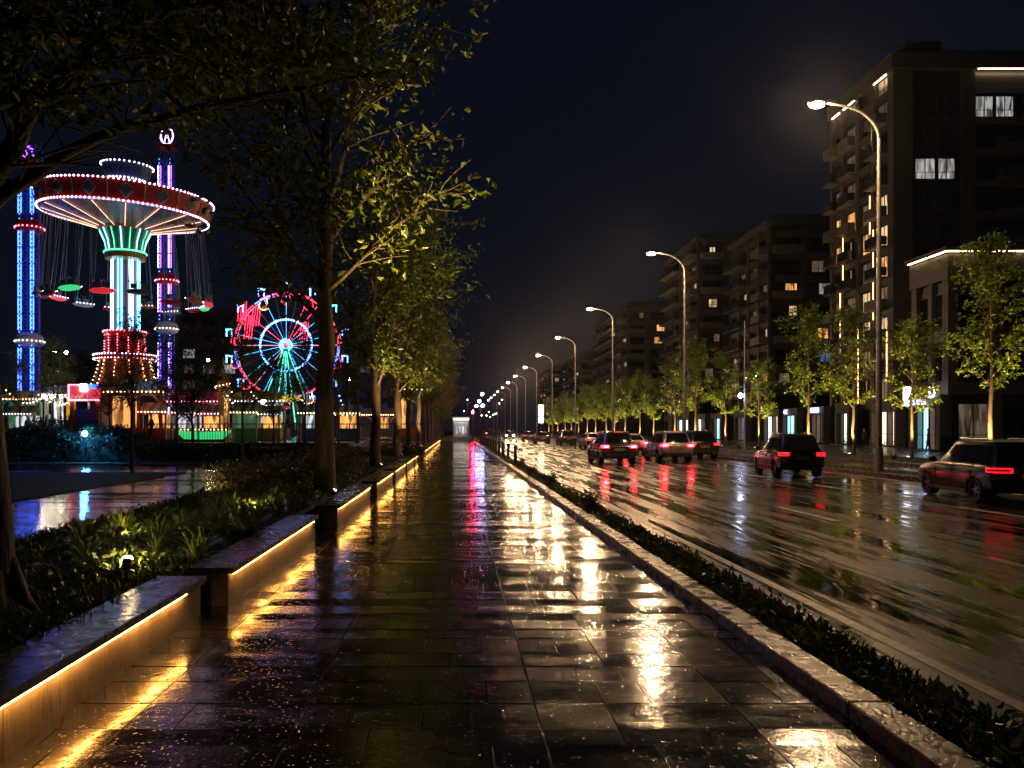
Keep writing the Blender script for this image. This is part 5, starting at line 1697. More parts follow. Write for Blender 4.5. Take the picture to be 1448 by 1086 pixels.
def ring_pts(hw, zb, zt, y, tuck=0.9, sh=0.9, mid=0.5):
    zm = zb + (zt - zb) * mid
    half = [(hw * tuck * .9, zb), (hw * .96, zb + .10), (hw, zm), (hw * .985, zt - .13), (hw * sh, zt - .015), (hw * sh * .55, zt + .012)]
    return [(x, y, z) for x, z in half] + [(-x, y, z) for x, z in reversed(half)]

def car_body(kind):
    suv = kind == 'suv'
    if suv:
        st = [(0.03, .76, .42, .98), (0.0, .80, .40, .90), (.10, .88, .34, 1.02), (.45, .925, .30, 1.05), (1.2, .94, .28, 1.05), (2.2, .94, .28, 1.04), (3.1, .935, .28, 1.03),
              (3.45, .93, .28, 1.02), (3.9, .91, .28, .98), (4.3, .86, .30, .90), (4.52, .78, .36, .80), (4.60, .66, .42, .70)]
    else:
        st = [(0.04, .74, .42, .98), (0.0, .78, .38, .88), (.10, .86, .32, 1.02), (.45, .905, .26, 1.03), (1.2, .92, .24, 1.0), (2.2, .92, .24, .97), (3.1, .915, .24, .96),
              (3.5, .91, .24, .95), (4.0, .89, .25, .89), (4.45, .83, .28, .80), (4.72, .74, .34, .70), (4.80, .62, .40, .60)]
    st = st[1:] if False else st
    # dense loft by Catmull-Rom between stations
    S = []
    base = [st[1]] + st[2:]
    for i in range(len(base) - 1):
        p0 = base[max(0, i - 1)]; p1 = base[i]; p2 = base[i + 1]; p3 = base[min(len(base) - 1, i + 2)]
        for k in range(3):
            t_ = k / 3
            q = [0.5 * ((2 * p1[j]) + (-p0[j] + p2[j]) * t_ + (2 * p0[j] - 5 * p1[j] + 4 * p2[j] - p3[j]) * t_ * t_ + (-p0[j] + 3 * p1[j] - 3 * p2[j] + p3[j]) * t_ ** 3) for j in range(4)]
            S.append(q)
    S.append(base[-1])
    mb = MB(); vs, fs = [], []
    n = 12
    for (y, hw, zb, zt) in S: vs += ring_pts(hw, zb, zt, y)
    for i in range(len(S) - 1):
        for k in range(n):
            k2 = (k + 1) % n
            fs.append((i * n + k, i * n + k2, (i + 1) * n + k2, (i + 1) * n + k))
    fs.append(tuple(reversed(range(n)))); fs.append(tuple((len(S) - 1) * n + k for k in range(n)))
    mb.add(vs, fs)
    return mb, (suv and 4.6 or 4.8)

def cut_wells(o, wy, r, hw):
    cut = MB()
    for y in wy:
        for s in (-1, 1): cut.tube([(s * (hw - .26), y, r - .03), (s * (hw + .2), y, r - .03)], r + .055, 20)
    c = cut.build('cutter', M['blackplastic'])
    bm = bmesh.new(); bm.from_mesh(o.data); bmesh.ops.recalc_face_normals(bm, faces=bm.faces[:]); bm.to_mesh(o.data); bm.free()
    bm = bmesh.new(); bm.from_mesh(c.data); bmesh.ops.recalc_face_normals(bm, faces=bm.faces[:]); bm.to_mesh(c.data); bm.free()
    md = o.modifiers.new('b', 'BOOLEAN'); md.object = c; md.operation = 'DIFFERENCE'; md.solver = 'EXACT'
    dg = bpy.context.evaluated_depsgraph_get()
    me = bpy.data.meshes.new_from_object(o.evaluated_get(dg))
    old = o.data; o.modifiers.clear(); o.data = me; bpy.data.meshes.remove(old)
    cd = c.data; bpy.data.objects.remove(c); bpy.data.meshes.remove(cd)

def make_car(kind, pnt, label, tail='brake', front=False, outlined=False, group='cars in the wet traffic lanes', name='parked_car'):
    suv = kind == 'suv'
    t = thing(name, label, 'car', (0, 0, 0), 0, group)
    mb, L = car_body(kind)
    mt = M[pnt]
    body = mb.build('body', mt, t)
    wy = (.85, 3.62) if suv else (.95, 3.85)
    r = .36 if suv else .33
    cut_wells(body, wy, r, .93 if suv else .91)
    body.data.materials.clear(); body.data.materials.append(mt)
    smooth_angle(body, 38)
    # greenhouse
    zb = 1.03 if suv else .99
    H = 1.66 if suv else 1.45
    if suv: yb0, yb1, yr0, yr1, hb, hr = .10, 3.35, .48, 2.55, .855, .655
    else: yb0, yb1, yr0, yr1, hb, hr = .22, 3.55, .95, 2.45, .84, .62
    def P(sx, ty, tz):      # sx -1..1, ty 0 rear..1 front, tz 0 belt..1 roof
        b = tz + 0.16 * math.sin(math.pi * tz) * 0.5
        hw = hb + (hr - hb) * b
        y0 = yb0 + (yr0 - yb0) * (tz ** 1.25 if suv else tz ** 1.05)
        y1 = yb1 + (yr1 - yb1) * b
        y = y0 + (y1 - y0) * ty
        bow = (1 - (2 * ty - 1) ** 4 * .10) if True else 1
        z = zb - .03 + (H - zb + .03) * tz
        return Vector((sx * hw * (bow if tz > .5 else bow), y, z))
    gh = MB(); vs, fs = [], []
    NT, NZ = 8, 6
    loop = [(-1, k / NT) for k in range(NT + 1)] + [(-.6, 1.0), (0, 1.0), (.6, 1.0)] + [(1, 1 - k / NT) for k in range(NT + 1)] + [(.6, 0.0), (0, 0.0), (-.6, 0.0)]
    m_ = len(loop)
    def bulge(v, sx, ty):
        if ty in (0.0, 1.0): v = v + Vector((0, (-.07 if ty == 0 else .10) * (1 - sx * sx), 0))
        return v
    for j in range(NZ + 1):
        for sx, ty in loop: vs.append(bulge(P(sx, ty, j / NZ), sx, ty))
    for j in range(NZ):
        for k in range(m_):
            k2 = (k + 1) % m_
            fs.append((j * m_ + k, (j + 1) * m_ + k, (j + 1) * m_ + k2, j * m_ + k2))
    gh.add(vs, fs)
    # crowned roof
    rv = []
    top = [vs[NZ * m_ + k] for k in range(m_)]
    c0 = sum(top, Vector()) / m_
    in1 = [c0 + (v - c0) * .82 + Vector((0, 0, .045)) for v in top]
    in2 = [c0 + (v - c0) * .4 + Vector((0, 0, .065)) for v in top]
    gh.add(top + in1 + in2, [(k, (k + 1) % m_, m_ + (k + 1) % m_, m_ + k) for k in range(m_)] + [(m_ + k, m_ + (k + 1) % m_, 2 * m_ + (k + 1) % m_, 2 * m_ + k) for k in range(m_)] + [tuple(2 * m_ + k for k in range(m_))])
    cb = gh.build('cabin', mt, t); 
    bm = bmesh.new(); bm.from_mesh(cb.data); bmesh.ops.remove_doubles(bm, verts=bm.verts[:], dist=1e-4); bmesh.ops.recalc_face_normals(bm, faces=bm.faces[:]); bm.to_mesh(cb.data); bm.free()
    smooth_angle(cb, 40)
    def glass(nm, fn, nu, nv, off):
        g_ = MB(); q = [fn(u / nu, v / nv) + off for v in range(nv + 1) for u in range(nu + 1)]
        g_.add(q, [(j * (nu + 1) + i, j * (nu + 1) + i + 1, (j + 1) * (nu + 1) + i + 1, (j + 1) * (nu + 1) + i) for j in range(nv) for i in range(nu)])
        o = g_.build(nm, M['carglass'], t, smooth=True)
        return o
    glass('rear_window', lambda u, v: bulge(P(-.86 + 1.72 * u, 0.0, .12 + .78 * v), -.86 + 1.72 * u, 0.0), 6, 5, Vector((0, -.012, .008)))
    glass('windscreen', lambda u, v: bulge(P(-.9 + 1.8 * u, 1.0, .08 + .84 * v), -.9 + 1.8 * u, 1.0), 6, 5, Vector((0, .012, .008)))
    for sx in (-1, 1):
        for a, b_ in ((.10 if suv else .16, .47), (.50, .90)):
            glass('side_window', lambda u, v, a=a, b_=b_, sx=sx: P(sx, a + (b_ - a) * u, .12 + .74 * v), 4, 4, Vector((sx * .012, 0, .006)))
    # lights
    zl = .93 if suv else .88
    for s in (-1, 1):
        tl = MB()
        if suv and outlined:
            for dz in (-.05, .05): tl.obox((s * .68, -.02, zl + dz), (.20, 0, 0), (0, .05, 0), (0, 0, .014)); tl.obox((s * .875, .15, zl + dz * .9), (.035, 0, 0), (0, .13, 0), (0, 0, .013))
            tl.obox((s * .49, -.02, zl), (.014, 0, 0), (0, .05, 0), (0, 0, .055)); tl.obox((s * .89, .28, zl), (.02, 0, 0), (0, .014, 0), (0, 0, .05))
        elif suv:
            tl.obox((s * .70, .03, zl), (.17, 0, 0), (0, .06, 0), (0, 0, .065)); tl.obox((s * .865, .16, zl + .005), (.035, 0, 0), (0, .13, 0), (0, 0, .055))
        else:
            for dz in (-.045, .045): tl.obox((s * .62, .0, zl + dz), (.21, 0, 0), (0, .05, 0), (0, 0, .014)); tl.obox((s * .84, .14, zl + dz * .9), (.04, 0, 0), (0, .13, 0), (0, 0, .013))
            tl.obox((s * .42, .0, zl), (.014, 0, 0), (0, .05, 0), (0, 0, .05)); tl.obox((s * .86, .27, zl), (.02, 0, 0), (0, .014, 0), (0, 0, .045)); tl.obox((s * .80, .06, zl), (.05, 0, 0), (0, .06, 0), (0, 0, .012))
        o = tl.build('tail_light', M[{'brake': 'brake', 'tail': 'tail', 'dim': 'taildim'}[tail]], t)
        if tail == 'brake':
            c_ = MB(); c_.obox((s * .70, -.045, zl), (.09, 0, 0), (0, .012, 0), (0, 0, .025)); c_.build('bulb', M['brakecore'], o)
    if tail == 'brake':
        h_ = MB(); h_.obox((0, (.46 if suv else 1.22), H + .01), (.18, 0, 0), (0, .03, 0), (0, 0, .012)); h_.build('high_brake_light', M['tail'], t)
    for s in (-1, 1):
        hl = MB(); hl.obox((s * .60, L - .12, .70 if suv else .62), (.16, 0, 0), (0, .08, 0), (0, 0, .055))
        hl.build('headlight', M['head'] if front else M['carglass'], t, bevel=.02)
    pl = MB(); pl.obox((0, -.035 if suv else -.02, .78 if suv else .70), (.26, 0, 0), (0, .015, 0), (0, 0, .06)); plo = pl.build('number_plate', M['plate'], t)
    pb = MB()
    for k in range(6): pb.obox((-.19 + .075 * k + (.02 if k > 1 else 0), -.055 if suv else -.04, .78 if suv else .70), (.022, 0, 0), (0, .003, 0), (0, 0, .035))
    pb.build('plate_marks', M['blackplastic'], plo)
    bp = MB(); bp.obox((0, -.005, .46), (.74, 0, 0), (0, .06, 0), (0, 0, .09)); bp.build('bumper', M['blackplastic'], t, bevel=.03)
    for s in (-1, 1):
        e_ = MB(); e_.tube([(s * .52, -.07, .36), (s * .52, .1, .36)], .04, 10); e_.build('exhaust', M['rim'], t)
        mr = MB(); mr.ball((s * 1.02, 2.95 if suv else 2.95, zb + .10), .11, .09, .085, 10, 6); mr.tube([(s * .88, 2.98, zb + .03), (s * .99, 2.96, zb + .07)], .03, 6)
        mr.build('mirror', mt, t, smooth=True)
        if suv:
            rr_ = MB(); rr_.tube([(s * .60, .75, H + .03), (s * .60, .85, H + .085), (s * .59, 2.3, H + .085), (s * .58, 2.4, H + .03)], .018, 6); rr_.build('roof_rail', M['rim'], t)
        for a in (1.15, 2.2):
            dh = MB(); dh.obox((s * (.945 if suv else .925), a, .86 if suv else .80), (.015, 0, 0), (0, .10, 0), (0, 0, .016)); dh.build('door_handle', M['rim'] if pnt != 'pblack' else M['blackplastic'], t)
        sl = MB(); sl.obox((s * .90, 2.25, .30), (.05, 0, 0), (0, 1.02, 0), (0, 0, .05)); sl.build('sill', M['blackplastic'], t)
    for s in (-1, 1):
        sm = MB()
        for a in ((1.02, 2.05, 3.02) if suv else (1.2, 2.1, 3.12)): sm.obox((s * (.938 if suv else .918), a, .66), (.006, 0, 0), (0, .007, 0), (0, 0, .25))
        sm.build('door_seam', M['blackplastic'], t)
        tr_ = MB(); tr_.obox((s * (.90 if suv else .885), 2.1, zb - .015), (.02, 0, 0), (0, 1.15, 0), (0, 0, .009)); tr_.build('trim_strip', M['rim'], t)
    wi = MB(); wi.obox((.15, -.03 if suv else .5, zb + .05 if suv else zb + .02), (.25, 0, 0), (0, .012, 0), (0, 0, .008)); wi.build('wiper', M['blackplastic'], t)
    # wheels
    for y in wy:
        for s in (-1, 1):
            mat_ = Matrix.Translation((s * .80, y, r)) @ Matrix.Rotation(math.radians(90), 4, 'Y')
            w = MB(); w.lathe([(r * .62, -.11), (r * .93, -.115), (r, -.08), (r, .08), (r * .93, .115), (r * .62, .11), (r * .62, -.11)], 24, (0, 0, 0), mat_)
            wo_ = w.build('wheel', M['rubber'], t, smooth=False)
            rm_ = MB(); rm_.lathe([(r * .62, .085 * s), (r * .56, .075 * s), (r * .54, .02 * s)], 20, (0, 0, 0), mat_)
            for k in range(5):
                a = 2 * math.pi * k / 5
                d = Vector((0, math.cos(a), math.sin(a))); e = Vector((0, -math.sin(a), math.cos(a)))
                rm_.obox(Vector((s * .80 + .065 * s, y, r)) + d * (r * .30), d * (r * .28), e * (r * .085), Vector((.012, 0, 0)))
            rm_.obox((s * .87, y, r), (.02, 0, 0), (0, r * .12, 0), (0, 0, r * .12))
            rm_.build('rim', M['rim'], wo_)
    return t
def put(t, X, Y, yaw=0.0):
    t.location = (X, Y, ZR + 0.002); t.rotation_euler.z = math.radians(yaw); return t
GCAR = 'cars in the wet traffic lanes'
put(make_car('suv', 'pgrey', 'dark grey suv with both brake lights lit, nearest the walkway lane', 'brake'), 8.25, 41.0, 1)
put(make_car('suv', 'psilver', 'silver suv with brake lights lit in the middle of the traffic', 'brake'), 12.0, 44.0, 0)
put(make_car('suv', 'pbrown', 'dark brown suv beside the silver suv, next to the median', 'tail'), 14.75, 48.2, 0)
c5 = put(make_car('suv', 'pblack', 'black suv with red tail lights ahead of the low black suv', 'tail'), 12.75, 29.9, -6); c5.scale = (.9, .9, .95)
c6 = put(make_car('suv', 'pblack', 'low black suv with outlined red tail light cut by the right picture edge', 'tail', outlined=True), 13.5, 19.0, -9); c6.scale = (1.0, 1.02, .9)
put(make_car('sedan', 'pwhite', 'white saloon with brake lights lit, half hidden behind the dark grey suv', 'brake'), 12.6, 57.0, 0)
put(make_car('sedan', 'psilver', 'pale saloon with dim lights left of the dark grey suv', 'tail'), 12.7, 74.0, 0)
put(make_car('suv', 'pgrey', 'dark suv far down the road left of the pale saloon', 'dim'), 12.2, 88.0, 0)
put(make_car('sedan', 'pbrown', 'dark car far down the road, third from the oncoming headlights', 'dim'), 10.6, 99.0, 0)
put(make_car('sedan', 'pgrey', 'small distant car next to the oncoming headlights', 'tail'), 11.0, 122.0, 0)
put(make_car('sedan', 'pgrey', 'distant car facing the camera with bright white headlights', 'dim', True), 10.2, 158.0, 180)
put(make_car('suv', 'pgrey', 'faint distant car behind the headlights', 'brake'), 7.6, 185.0, 0)
put(make_car('sedan', 'psilver', 'dim silver car parked on the service road by the thin lamp post', 'dim'), 20.4, 72.0, 0)

# ------------------------------------------------------------------ hedges and trees of the park side
def hedge(x0, x1, y0, y1, h, n, label, seed):
    nr = np.random.default_rng(seed)
    t = thing('hedge', label, 'hedge', ((x0 + x1) / 2, (y0 + y1) / 2, -0.01), 0, 'clipped hedges before the fairground')
    hx, hy = (x1 - x0) / 2, (y1 - y0) / 2
    c = MB(); N = 14
    top = []
    for i in range(N + 1):
        for s in (0, 1): top.append((-hx + 2 * hx * i / N, (-hy if s == 0 else hy) * .75, h * .78 + nr.uniform(-.1, .06)))
    vs = top + [(v[0], v[1] * 1.15, 0) for v in top]
    fs = [(2 * i, 2 * i + 1, 2 * i + 3, 2 * i + 2) for i in range(N)]
    M_ = len(top)
    fs += [(2 * i, 2 * i + 2, M_ + 2 * i + 2, M_ + 2 * i) for i in range(N)] + [(2 * i + 1, M_ + 2 * i + 1, M_ + 2 * i + 3, 2 * i + 3) for i in range(N)]
    fs += [(0, M_, M_ + 1, 1), (2 * N, 2 * N + 1, M_ + 2 * N + 1, M_ + 2 * N)]
    c.add(vs, fs); c.build('stems', M['soil'], t)
    P = nr.uniform(-1, 1, (n, 3)) * np.array([hx, hy, .5]); P[:, 2] = nr.random(n) ** .6 * h * (.9 + .16 * np.sin(P[:, 0] * 1.7 + seed) + .08 * np.sin(P[:, 0] * 5.1))
    D = nr.normal(size=(n, 3)) + np.array([0, -.4, .4]); D /= np.linalg.norm(D, axis=1, keepdims=True)
    L = .16 * nr.uniform(.6, 1.3, n)
    Vv, Fq = leaf_arrays(P, D, L, L * .5, nr)
    mesh_np('foliage', Vv, Fq, M['leaf_h'], t, loops=3)
hedge(PX(12, 45), PX(118, 45), 43.2, 46, 2.1, 7000, 'tall dark hedge at the far left below the blue tower', 1)
hedge(PX(116, 45), PX(208, 45), 43.2, 46, 1.85, 6000, 'tall dark hedge below the carousel', 2)
hedge(PX(206, 45), PX(330, 45), 43.0, 45, 1.0, 5000, 'low dark hedge before the red railing', 3)
hedge(PX(332, 45), PX(440, 45), 43.0, 45, .95, 4500, 'low dark hedge before the green railing', 4)
hedge(PX(470, 45), PX(600, 45), 43.0, 45, .8, 4500, 'low dark hedge behind the large trunk and walkway trees', 5)
GPT = 'slim park trees before the fairground'
pk = [grow('park_tree', 7.5, 2.9, 1.75, .10, 81, 2600, .16, M['leaf_a'], '', 'tree', GPT, nb=13, twig=2),
      grow('park_tree', 5.2, 2.0, 2.1, .12, 82, 3000, .15, M['leaf_c'], '', 'tree', GPT, nb=14, twig=2),
      grow('park_tree', 6.2, 2.4, 1.5, .09, 83, 2200, .16, M['leaf_b'], '', 'tree', GPT, nb=12, twig=2)]
specs = [(0, 187, 33.0, .78, 'tall thin trunk standing on the dark lawn before the carousel foot'), (1, 250, 44, 1.05, 'bushy dark crown right of the carousel foot'), (1, 272, 47, .95, 'bushy dark crown, right one of the pair before the striped pavilion'),
         (2, 343, 42, 1.0, 'thin trunk crossing the left side of the ferris wheel'), (2, 387, 46, .9, 'small crown below the ferris wheel hub'), (0, 432, 44, .85, 'thin trunk just left of the large trunk'),
         (1, 506, 50, 1.15, 'round dark crown between the first two walkway trunks'), (2, 75, 62, 1.1, 'yellowish crown right of the blue tower base'), (2, 28, 58, .9, 'yellowish crown at the left edge below the blue tower'),
         (1, 155, 50, .7, 'small dark bushy tree below the ticket booth'), (0, 82, 80, 1.15, 'tall loose crown by the twin headed park lamp'), (1, 478, 56, .9, 'dark crown right behind the large trunk')]
used = set()
for vi, px, Y, s, lb in specs:
    o = pk[vi] if vi not in used else copy_tree(pk[vi]); used.add(vi)
    o.location = (PX(px, Y), Y, -.02 if Y < 47.5 else ZP - .02); o.scale = (s, s, s); o.rotation_euler.z = px * .7
    o["label"] = 'slim park tree, ' + lb
# ------------------------------------------------------------------ bollards along the verge
bol = thing('bollard', '', 'bollard', (0, 0, 0), 0, 'dark bollards in the grass verge')
m = MB(); m.tube([(0, 0, 0), (0, 0, .84)], [.085, .075], 12); m.build('post', M['darkmetal'], bol)
m = MB(); m.lathe([(.09, .80), (.10, .84), (.10, .90), (.05, .95), (0, .96)], 12); m.build('cap', M['blackplastic'], bol)
for i, Y in enumerate([39.5, 45, 50, 54.5, 59, 63, 67, 71, 75, 79, 83, 87, 91, 95]):
    o = bol if i == 0 else copy_tree(bol)
    o.location = (2.88, Y, 0.03)
    o["label"] = f"short dark bollard in the grass verge beside the road, {ordw(i)} along the kerb"
for i, (X, Y) in enumerate([(2.9, 24.4), (2.85, 29.6), (2.9, 36.0), (2.85, 17.2)]):
    shrub(140 + i, .26, .42, 420, .07, M['leaf_c'], f"small dark bush in the grass verge, {ordw(i)} of its line" if i < 3 else "small dark bush in the grass verge nearest to the camera", (X, Y, .03), 'small bushes in the grass verge', nm='verge_bush')

# ------------------------------------------------------------------ far end of the walkway
M['kiosklit'] = em('kiosk_light_strip', (1.0, 0.90, 0.72), 7.0)
M['kioskin'] = em('kiosk_interior', (0.75, 0.76, 0.60), 0.10, pattern=0.7, pscale=1.5)
KY = 121.0
kx = PX(652, KY)
t = thing('kiosk', 'small white lit kiosk closing the far end of the walkway', 'kiosk', (kx, KY, -.15))
m = MB(); m.box(-1.25, 1.25, .2, 2.4, 0, 3.3); m.box(-1.25, -1.1, -.1, .197, 0, 3.3); m.box(1.1, 1.25, -.1, .197, 0, 3.3); m.build('wall', M['greyp'], t)
m = MB(); m.box(-1.4, 1.4, -.4, 2.6, 3.55, 3.8); m.build('roof', M['greyp'], t)
m = MB(); m.box(-1.15, 1.15, -.3, .1, 3.303, 3.54); m.build('light_strip', M['kiosklit'], t)
m = MB(); m.quad((-1.05, .19, .8), (1.05, .19, .8), (1.05, .19, 3.0), (-1.05, .19, 3.0)); m.build('lit_window', M['kioskin'], t)
m = MB()
for k in range(4): m.box(-.75 + .45 * k, -.5 + .45 * k, .10, .185, 1.2 + .2 * (k % 2), 2.3)
m.build('display', M['stallwhite'], t)
M['globe'] = em('cool_white_globe', (0.50, 0.50, 1.0), 70.0)
t = thing('cluster_lamp', 'dark post with four bright cool white globes at the end of the walkway', 'lamp post', (PX(679, 112), 112, -.15))
m = MB(); m.tube([(0, 0, 0), (0, 0, 6.6)], [.11, .06], 10)
gl = [(.28, 6.75), (-.12, 5.75), (-.52, 5.1), (.35, 5.15)]
for x, z in gl: m.tube([(0, 0, z - .35), (x, -.05, z - .1)], .03, 5)
m.build('pole', M['darkmetal'], t)
for x, z in gl:
    g_ = MB(); g_.ball((x, -.05, z), .20); g_.build('globe', M['globe'], t, smooth=True)
M['redsig'] = em('red_signal', (1.0, 0.008, 0.035), 3500.0)
M['violetsig'] = em('violet_lamp', (0.30, 0.16, 1.0), 260.0)
t = thing('traffic_signal', 'distant red traffic signal seen over the walkway end', 'traffic light', (PX(668.5, 118), 118, -.15))
m = MB(); m.tube([(0, 0, 0), (0, 0, 4.0)], .07, 8); m.build('pole', M['darkmetal'], t)
m = MB(); m.box(-.18, .18, 0, .25, 3.5, 4.6); h_ = m.build('housing', M['blackplastic'], t)
m = MB(); m.ball((0, -.02, 4.35), .135, .06, .135); m.build('red_lens', M['redsig'], h_, smooth=True)
m = MB(); m.ball((0, -.02, 4.05), .11, .03, .11); m.ball((0, -.02, 3.75), .11, .03, .11); m.build('dark_lens', M['carglass'], h_, smooth=True)
M['farwarm'] = em('far_warm_lamp', (1.0, 0.74, 0.5), 25.0, sample=False)
for i, (px, py, Y) in enumerate([(656, 582, 150), (669, 581, 190), (661, 566, 170), (681, 588, 260), (688, 588, 280), (691, 583, 240), (693, 590, 300), (697, 587, 230), (700, 586, 260), (702, 585, 330), (706, 571, 300), (710, 566, 280)]):
    t = thing('far_lamp', f"tiny distant lamp at the vanishing end of the street, {ordw(i)} of its scatter", 'lamp post', (PX(px, Y), Y, -.15), 0, 'tiny lamps at the end of the street')
    z = PZ(py, Y) + .15
    m = MB(); m.tube([(0, 0, 0), (0, 0, z)], .07, 6); m.build('pole', M['darkmetal'], t)
    m = MB(); m.ball((0, -.1, z + .1), .11 * Y / 200); m.build('globe', M['farwarm'], t, smooth=True)

# ------------------------------------------------------------------ people
M['cloth1'] = pm('dark_jacket', (0.03, 0.032, 0.04), None, 12, 0.8)
M['cloth2'] = pm('blue_jacket', (0.05, 0.09, 0.30), None, 12, 0.8)
M['cloth3'] = pm('pale_shirt', (0.40, 0.36, 0.33), None, 12, 0.8)
M['cloth4'] = pm('red_top', (0.30, 0.04, 0.04), None, 12, 0.8)
M['trousers'] = pm('dark_trousers', (0.02, 0.021, 0.027), None, 12, 0.85)
M['skin'] = pm('skin', (0.42, 0.25, 0.17), (0.36, 0.2, 0.13), 8, 0.5)
M['hair'] = pm('dark_hair', (0.015, 0.011, 0.009), None, 30, 0.5)
def person(seed, cloth, label, loc, rot, stride=0.2, group=None):
    rd = random.Random(seed)
    j = {}
    V = []; E = []; R = []
    def add(p, r, par=None):
        V.append(p); R.append(r)
        if par is not None: E.append((par, len(V) - 1))
        return len(V) - 1
    s = stride
    pel = add((0, 0, .94), (.155, .11)); wa = add((0, .01, 1.10), (.14, .10), pel); chs = add((0, .02, 1.32), (.175, .115), wa); nk0 = add((0, .01, 1.46), (.09, .075), chs)
    nk = add((0, .015, 1.53), (.05, .05), nk0); hd0 = add((0, .02, 1.60), (.07, .085), nk); hd = add((0, .02, 1.69), (.075, .095), hd0); add((0, .015, 1.755), (.045, .06), hd)
    for sx in (-1, 1):
        ph = s * sx
        hip = add((sx * .095, 0, .88), (.095, .095), pel); kn = add((sx * .10, ph * .5 + .03, .48), (.062, .062), hip); an = add((sx * .10, ph - (.05 if ph < 0 else 0), .09), (.042, .042), kn); add((sx * .11, ph + .15, .035), (.042, .032), an)
        sh = add((sx * .185, .01, 1.40), (.062, .062), chs); el = add((sx * .235, -.02 - ph * .3, 1.13), (.046, .046), sh); wr = add((sx * .225, .07 - ph * .5, .90), (.032, .032), el)
        pm_ = add((sx * .222, .09 - ph * .55, .82), (.034, .022), wr); add((sx * .215, .105 - ph * .55, .74), (.022, .014), pm_); add((sx * .195, .13 - ph * .55, .80), (.013, .013), pm_)
    me = bpy.data.meshes.new('person_body'); me.from_pydata(V, E, []); o = bpy.data.objects.new('person_body', me); COL.objects.link(o)
    md = o.modifiers.new('skin', 'SKIN'); md.use_smooth_shade = True
    for i, v in enumerate(me.skin_vertices[0].data): v.radius = R[i]
    me.skin_vertices[0].data[0].use_root = True
    sb = o.modifiers.new('sub', 'SUBSURF'); sb.levels = 1; sb.render_levels = 1
    dg = bpy.context.evaluated_depsgraph_get()
    m2 = bpy.data.meshes.new_from_object(o.evaluated_get(dg)); bpy.data.objects.remove(o); bpy.data.meshes.remove(me)
    m2.materials.clear()
    for q in (cloth, 'trousers', 'skin', 'hair'): m2.materials.append(M[q])
    for p in m2.polygons:
        c = p.center
        if c.z > 1.50: p.material_index = 3 if (c.z > 1.70 or c.y < -.01) else 2
        elif c.z < .90 and abs(c.x) > .175 and c.z > .66: p.material_index = 2
        elif c.z < .93 and abs(c.x) < .2: p.material_index = 1
        else: p.material_index = 0
    o = bpy.data.objects.new('person', m2); COL.objects.link(o)
    o.location = loc; o.rotation_euler.z = rot
    tag(o, label, 'person', group)
    return o
GPE = 'people walking around the fairground'
pp = [(66, 56.5, 'cloth2', 2.2, 'person in a blue jacket standing by the grey stall'), (74, 57.5, 'cloth1', .3, 'person in dark clothes beside the blue jacket'), (58, 60, 'cloth4', 1.0, 'person in a red top left of the grey stall'),
      (86, 58, 'cloth3', -1.0, 'person in a pale shirt right of the blue jacket'), (98, 57, 'cloth4', 2.9, 'person in a red top by the ticket booth post'), (134, 50.8, 'cloth2', .5, 'person in blue before the ticket booth cabin'),
      (40, 59, 'cloth3', .9, 'person in a pale shirt under the yellow tower base'), (214, 51, 'cloth1', 1.6, 'dark figure in the carousel entrance'), (262, 59, 'cloth3', 2.0, 'pale figure before the striped pavilion'),
      (283, 60, 'cloth4', -.4, 'red topped figure before the striped pavilion'), (356, 61, 'cloth1', .2, 'dark figure before the green pavilion')]
for i, (px, Y, cl, ro, lb) in enumerate(pp): person(i, cl, lb, (PX(px, Y), Y, ZP), ro, .12 + .06 * (i % 3), GPE)
person(40, 'cloth1', 'dark pedestrian standing before the blue lit shop', (PX(1313, 55), 55, .06), 1.2, .15, 'pedestrians on the pavement across the road')
person(41, 'cloth1', 'dark pedestrian walking before the warm white shop panes', (PX(1222, 66), 66, .06), 2.0, .3, 'pedestrians on the pavement across the road')
for i, (px, Y) in enumerate([(701, 96), (706, 101), (693, 106), (697, 99)]):
    person(50 + i, 'cloth1', ['dark pedestrian by the bollards at the far kerb end', 'dark pedestrian right of the far bollards', 'dark pedestrian nearest the cluster lamp', 'dark pedestrian between two others at the far kerb end'][i], (PX(px, Y), Y, .03), i * 1.3, .25, 'pedestrians at the far end of the kerb')

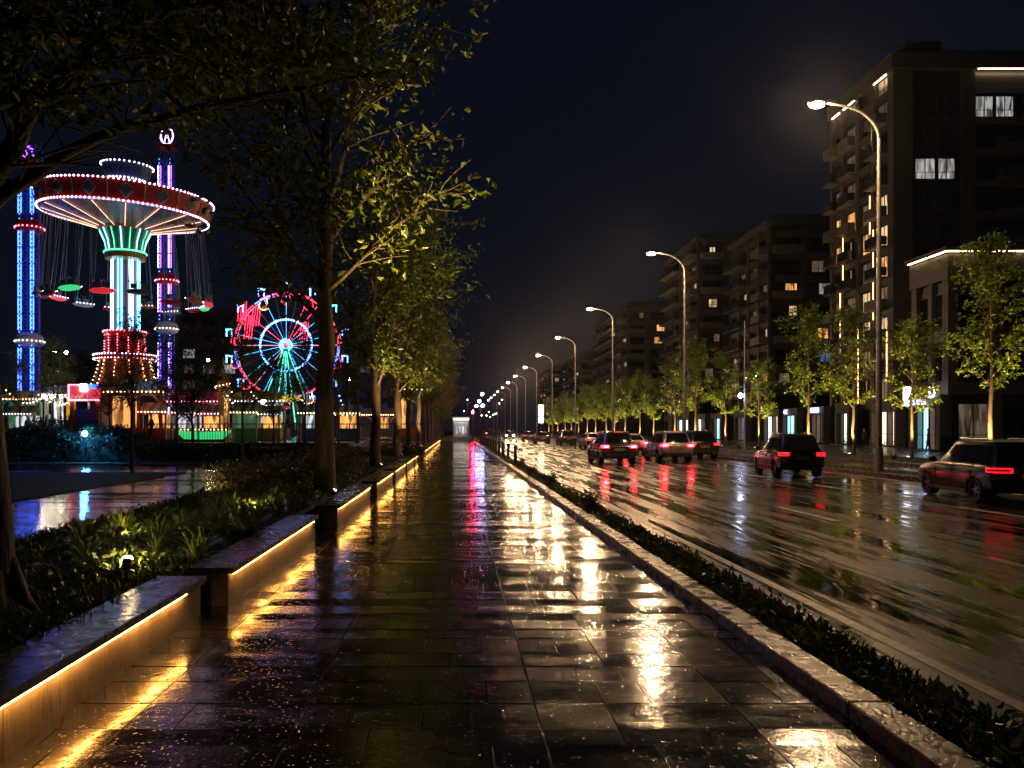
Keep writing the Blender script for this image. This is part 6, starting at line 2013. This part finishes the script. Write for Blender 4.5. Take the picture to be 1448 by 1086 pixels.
# ------------------------------------------------------------------ bicycles parked before the shops
bk = thing('bicycle', '', 'bicycle', (0, 0, 0), 0, 'bicycles parked before the shops')
for y in (-.52, .52):
    m = MB(); m.tube([(0, y + .33 * math.cos(a), .34 + .33 * math.sin(a)) for a in [k * math.pi / 10 for k in range(21)]], .02, 5, cap=False)
    w_ = m.build('wheel', M['rubber'], bk)
    m = MB()
    for k in range(8): m.tube([(0, y, .34), (0, y + .32 * math.cos(k * math.pi / 4), .34 + .32 * math.sin(k * math.pi / 4))], .004, 3)
    m.build('spokes', M['rim'], w_)
m = MB()
for a_, b_ in (((0, -.52, .34), (0, -.12, .32)), ((0, -.12, .32), (0, -.22, .82)), ((0, -.12, .32), (0, .38, .78)), ((0, -.20, .74), (0, .38, .80)), ((0, -.52, .34), (0, -.20, .74)), ((0, .52, .34), (0, .36, .95))):
    m.tube([a_, b_], .018, 6)
m.build('frame', M['redbike'], bk)
m = MB(); m.tube([(-.28, .28, 1.0), (-.1, .36, .98), (.1, .36, .98), (.28, .28, 1.0)], .014, 6); m.build('handlebar', M['darkmetal'], bk)
m = MB(); m.ball((0, -.24, .86), .07, .13, .04); m.build('saddle', M['blackplastic'], bk)
for i, (px, Y) in enumerate([(1196, 60), (1202, 61), (1209, 62), (1236, 58), (1260, 55), (1112, 76), (1118, 77)]):
    o = bk if i == 0 else copy_tree(bk)
    o.location = (PX(px, Y), Y, .06); o.rotation_euler.z = .5 + .25 * (i % 3)
    o["label"] = 'bicycle parked ' + ['at the left end of the rack before the pale green door', 'second in the rack before the pale green door', 'at the right end of the rack before the pale green door', 'alone before the warm white shop panes', 'behind the near lamp post foot', 'left of a pair behind the black suv', 'right of a pair behind the black suv'][i]
# ------------------------------------------------------------------ wet night air
hm, hn, hl_, hb_ = _nm('wet_night_air')
out = hn["Material Output"]
hn.remove(hb_)
pv = hn.new("ShaderNodeVolumePrincipled")
pv.inputs["Color"].default_value = (0.80, 0.85, 1.0, 1)
pv.inputs["Density"].default_value = 0.00011
pv.inputs["Anisotropy"].default_value = 0.92
hl_.new(pv.outputs[0], out.inputs["Volume"])
hz = MB().box(-440, 440, -60, 920, -1.7, 52).build('haze', hm)
hz["kind"] = "stuff"
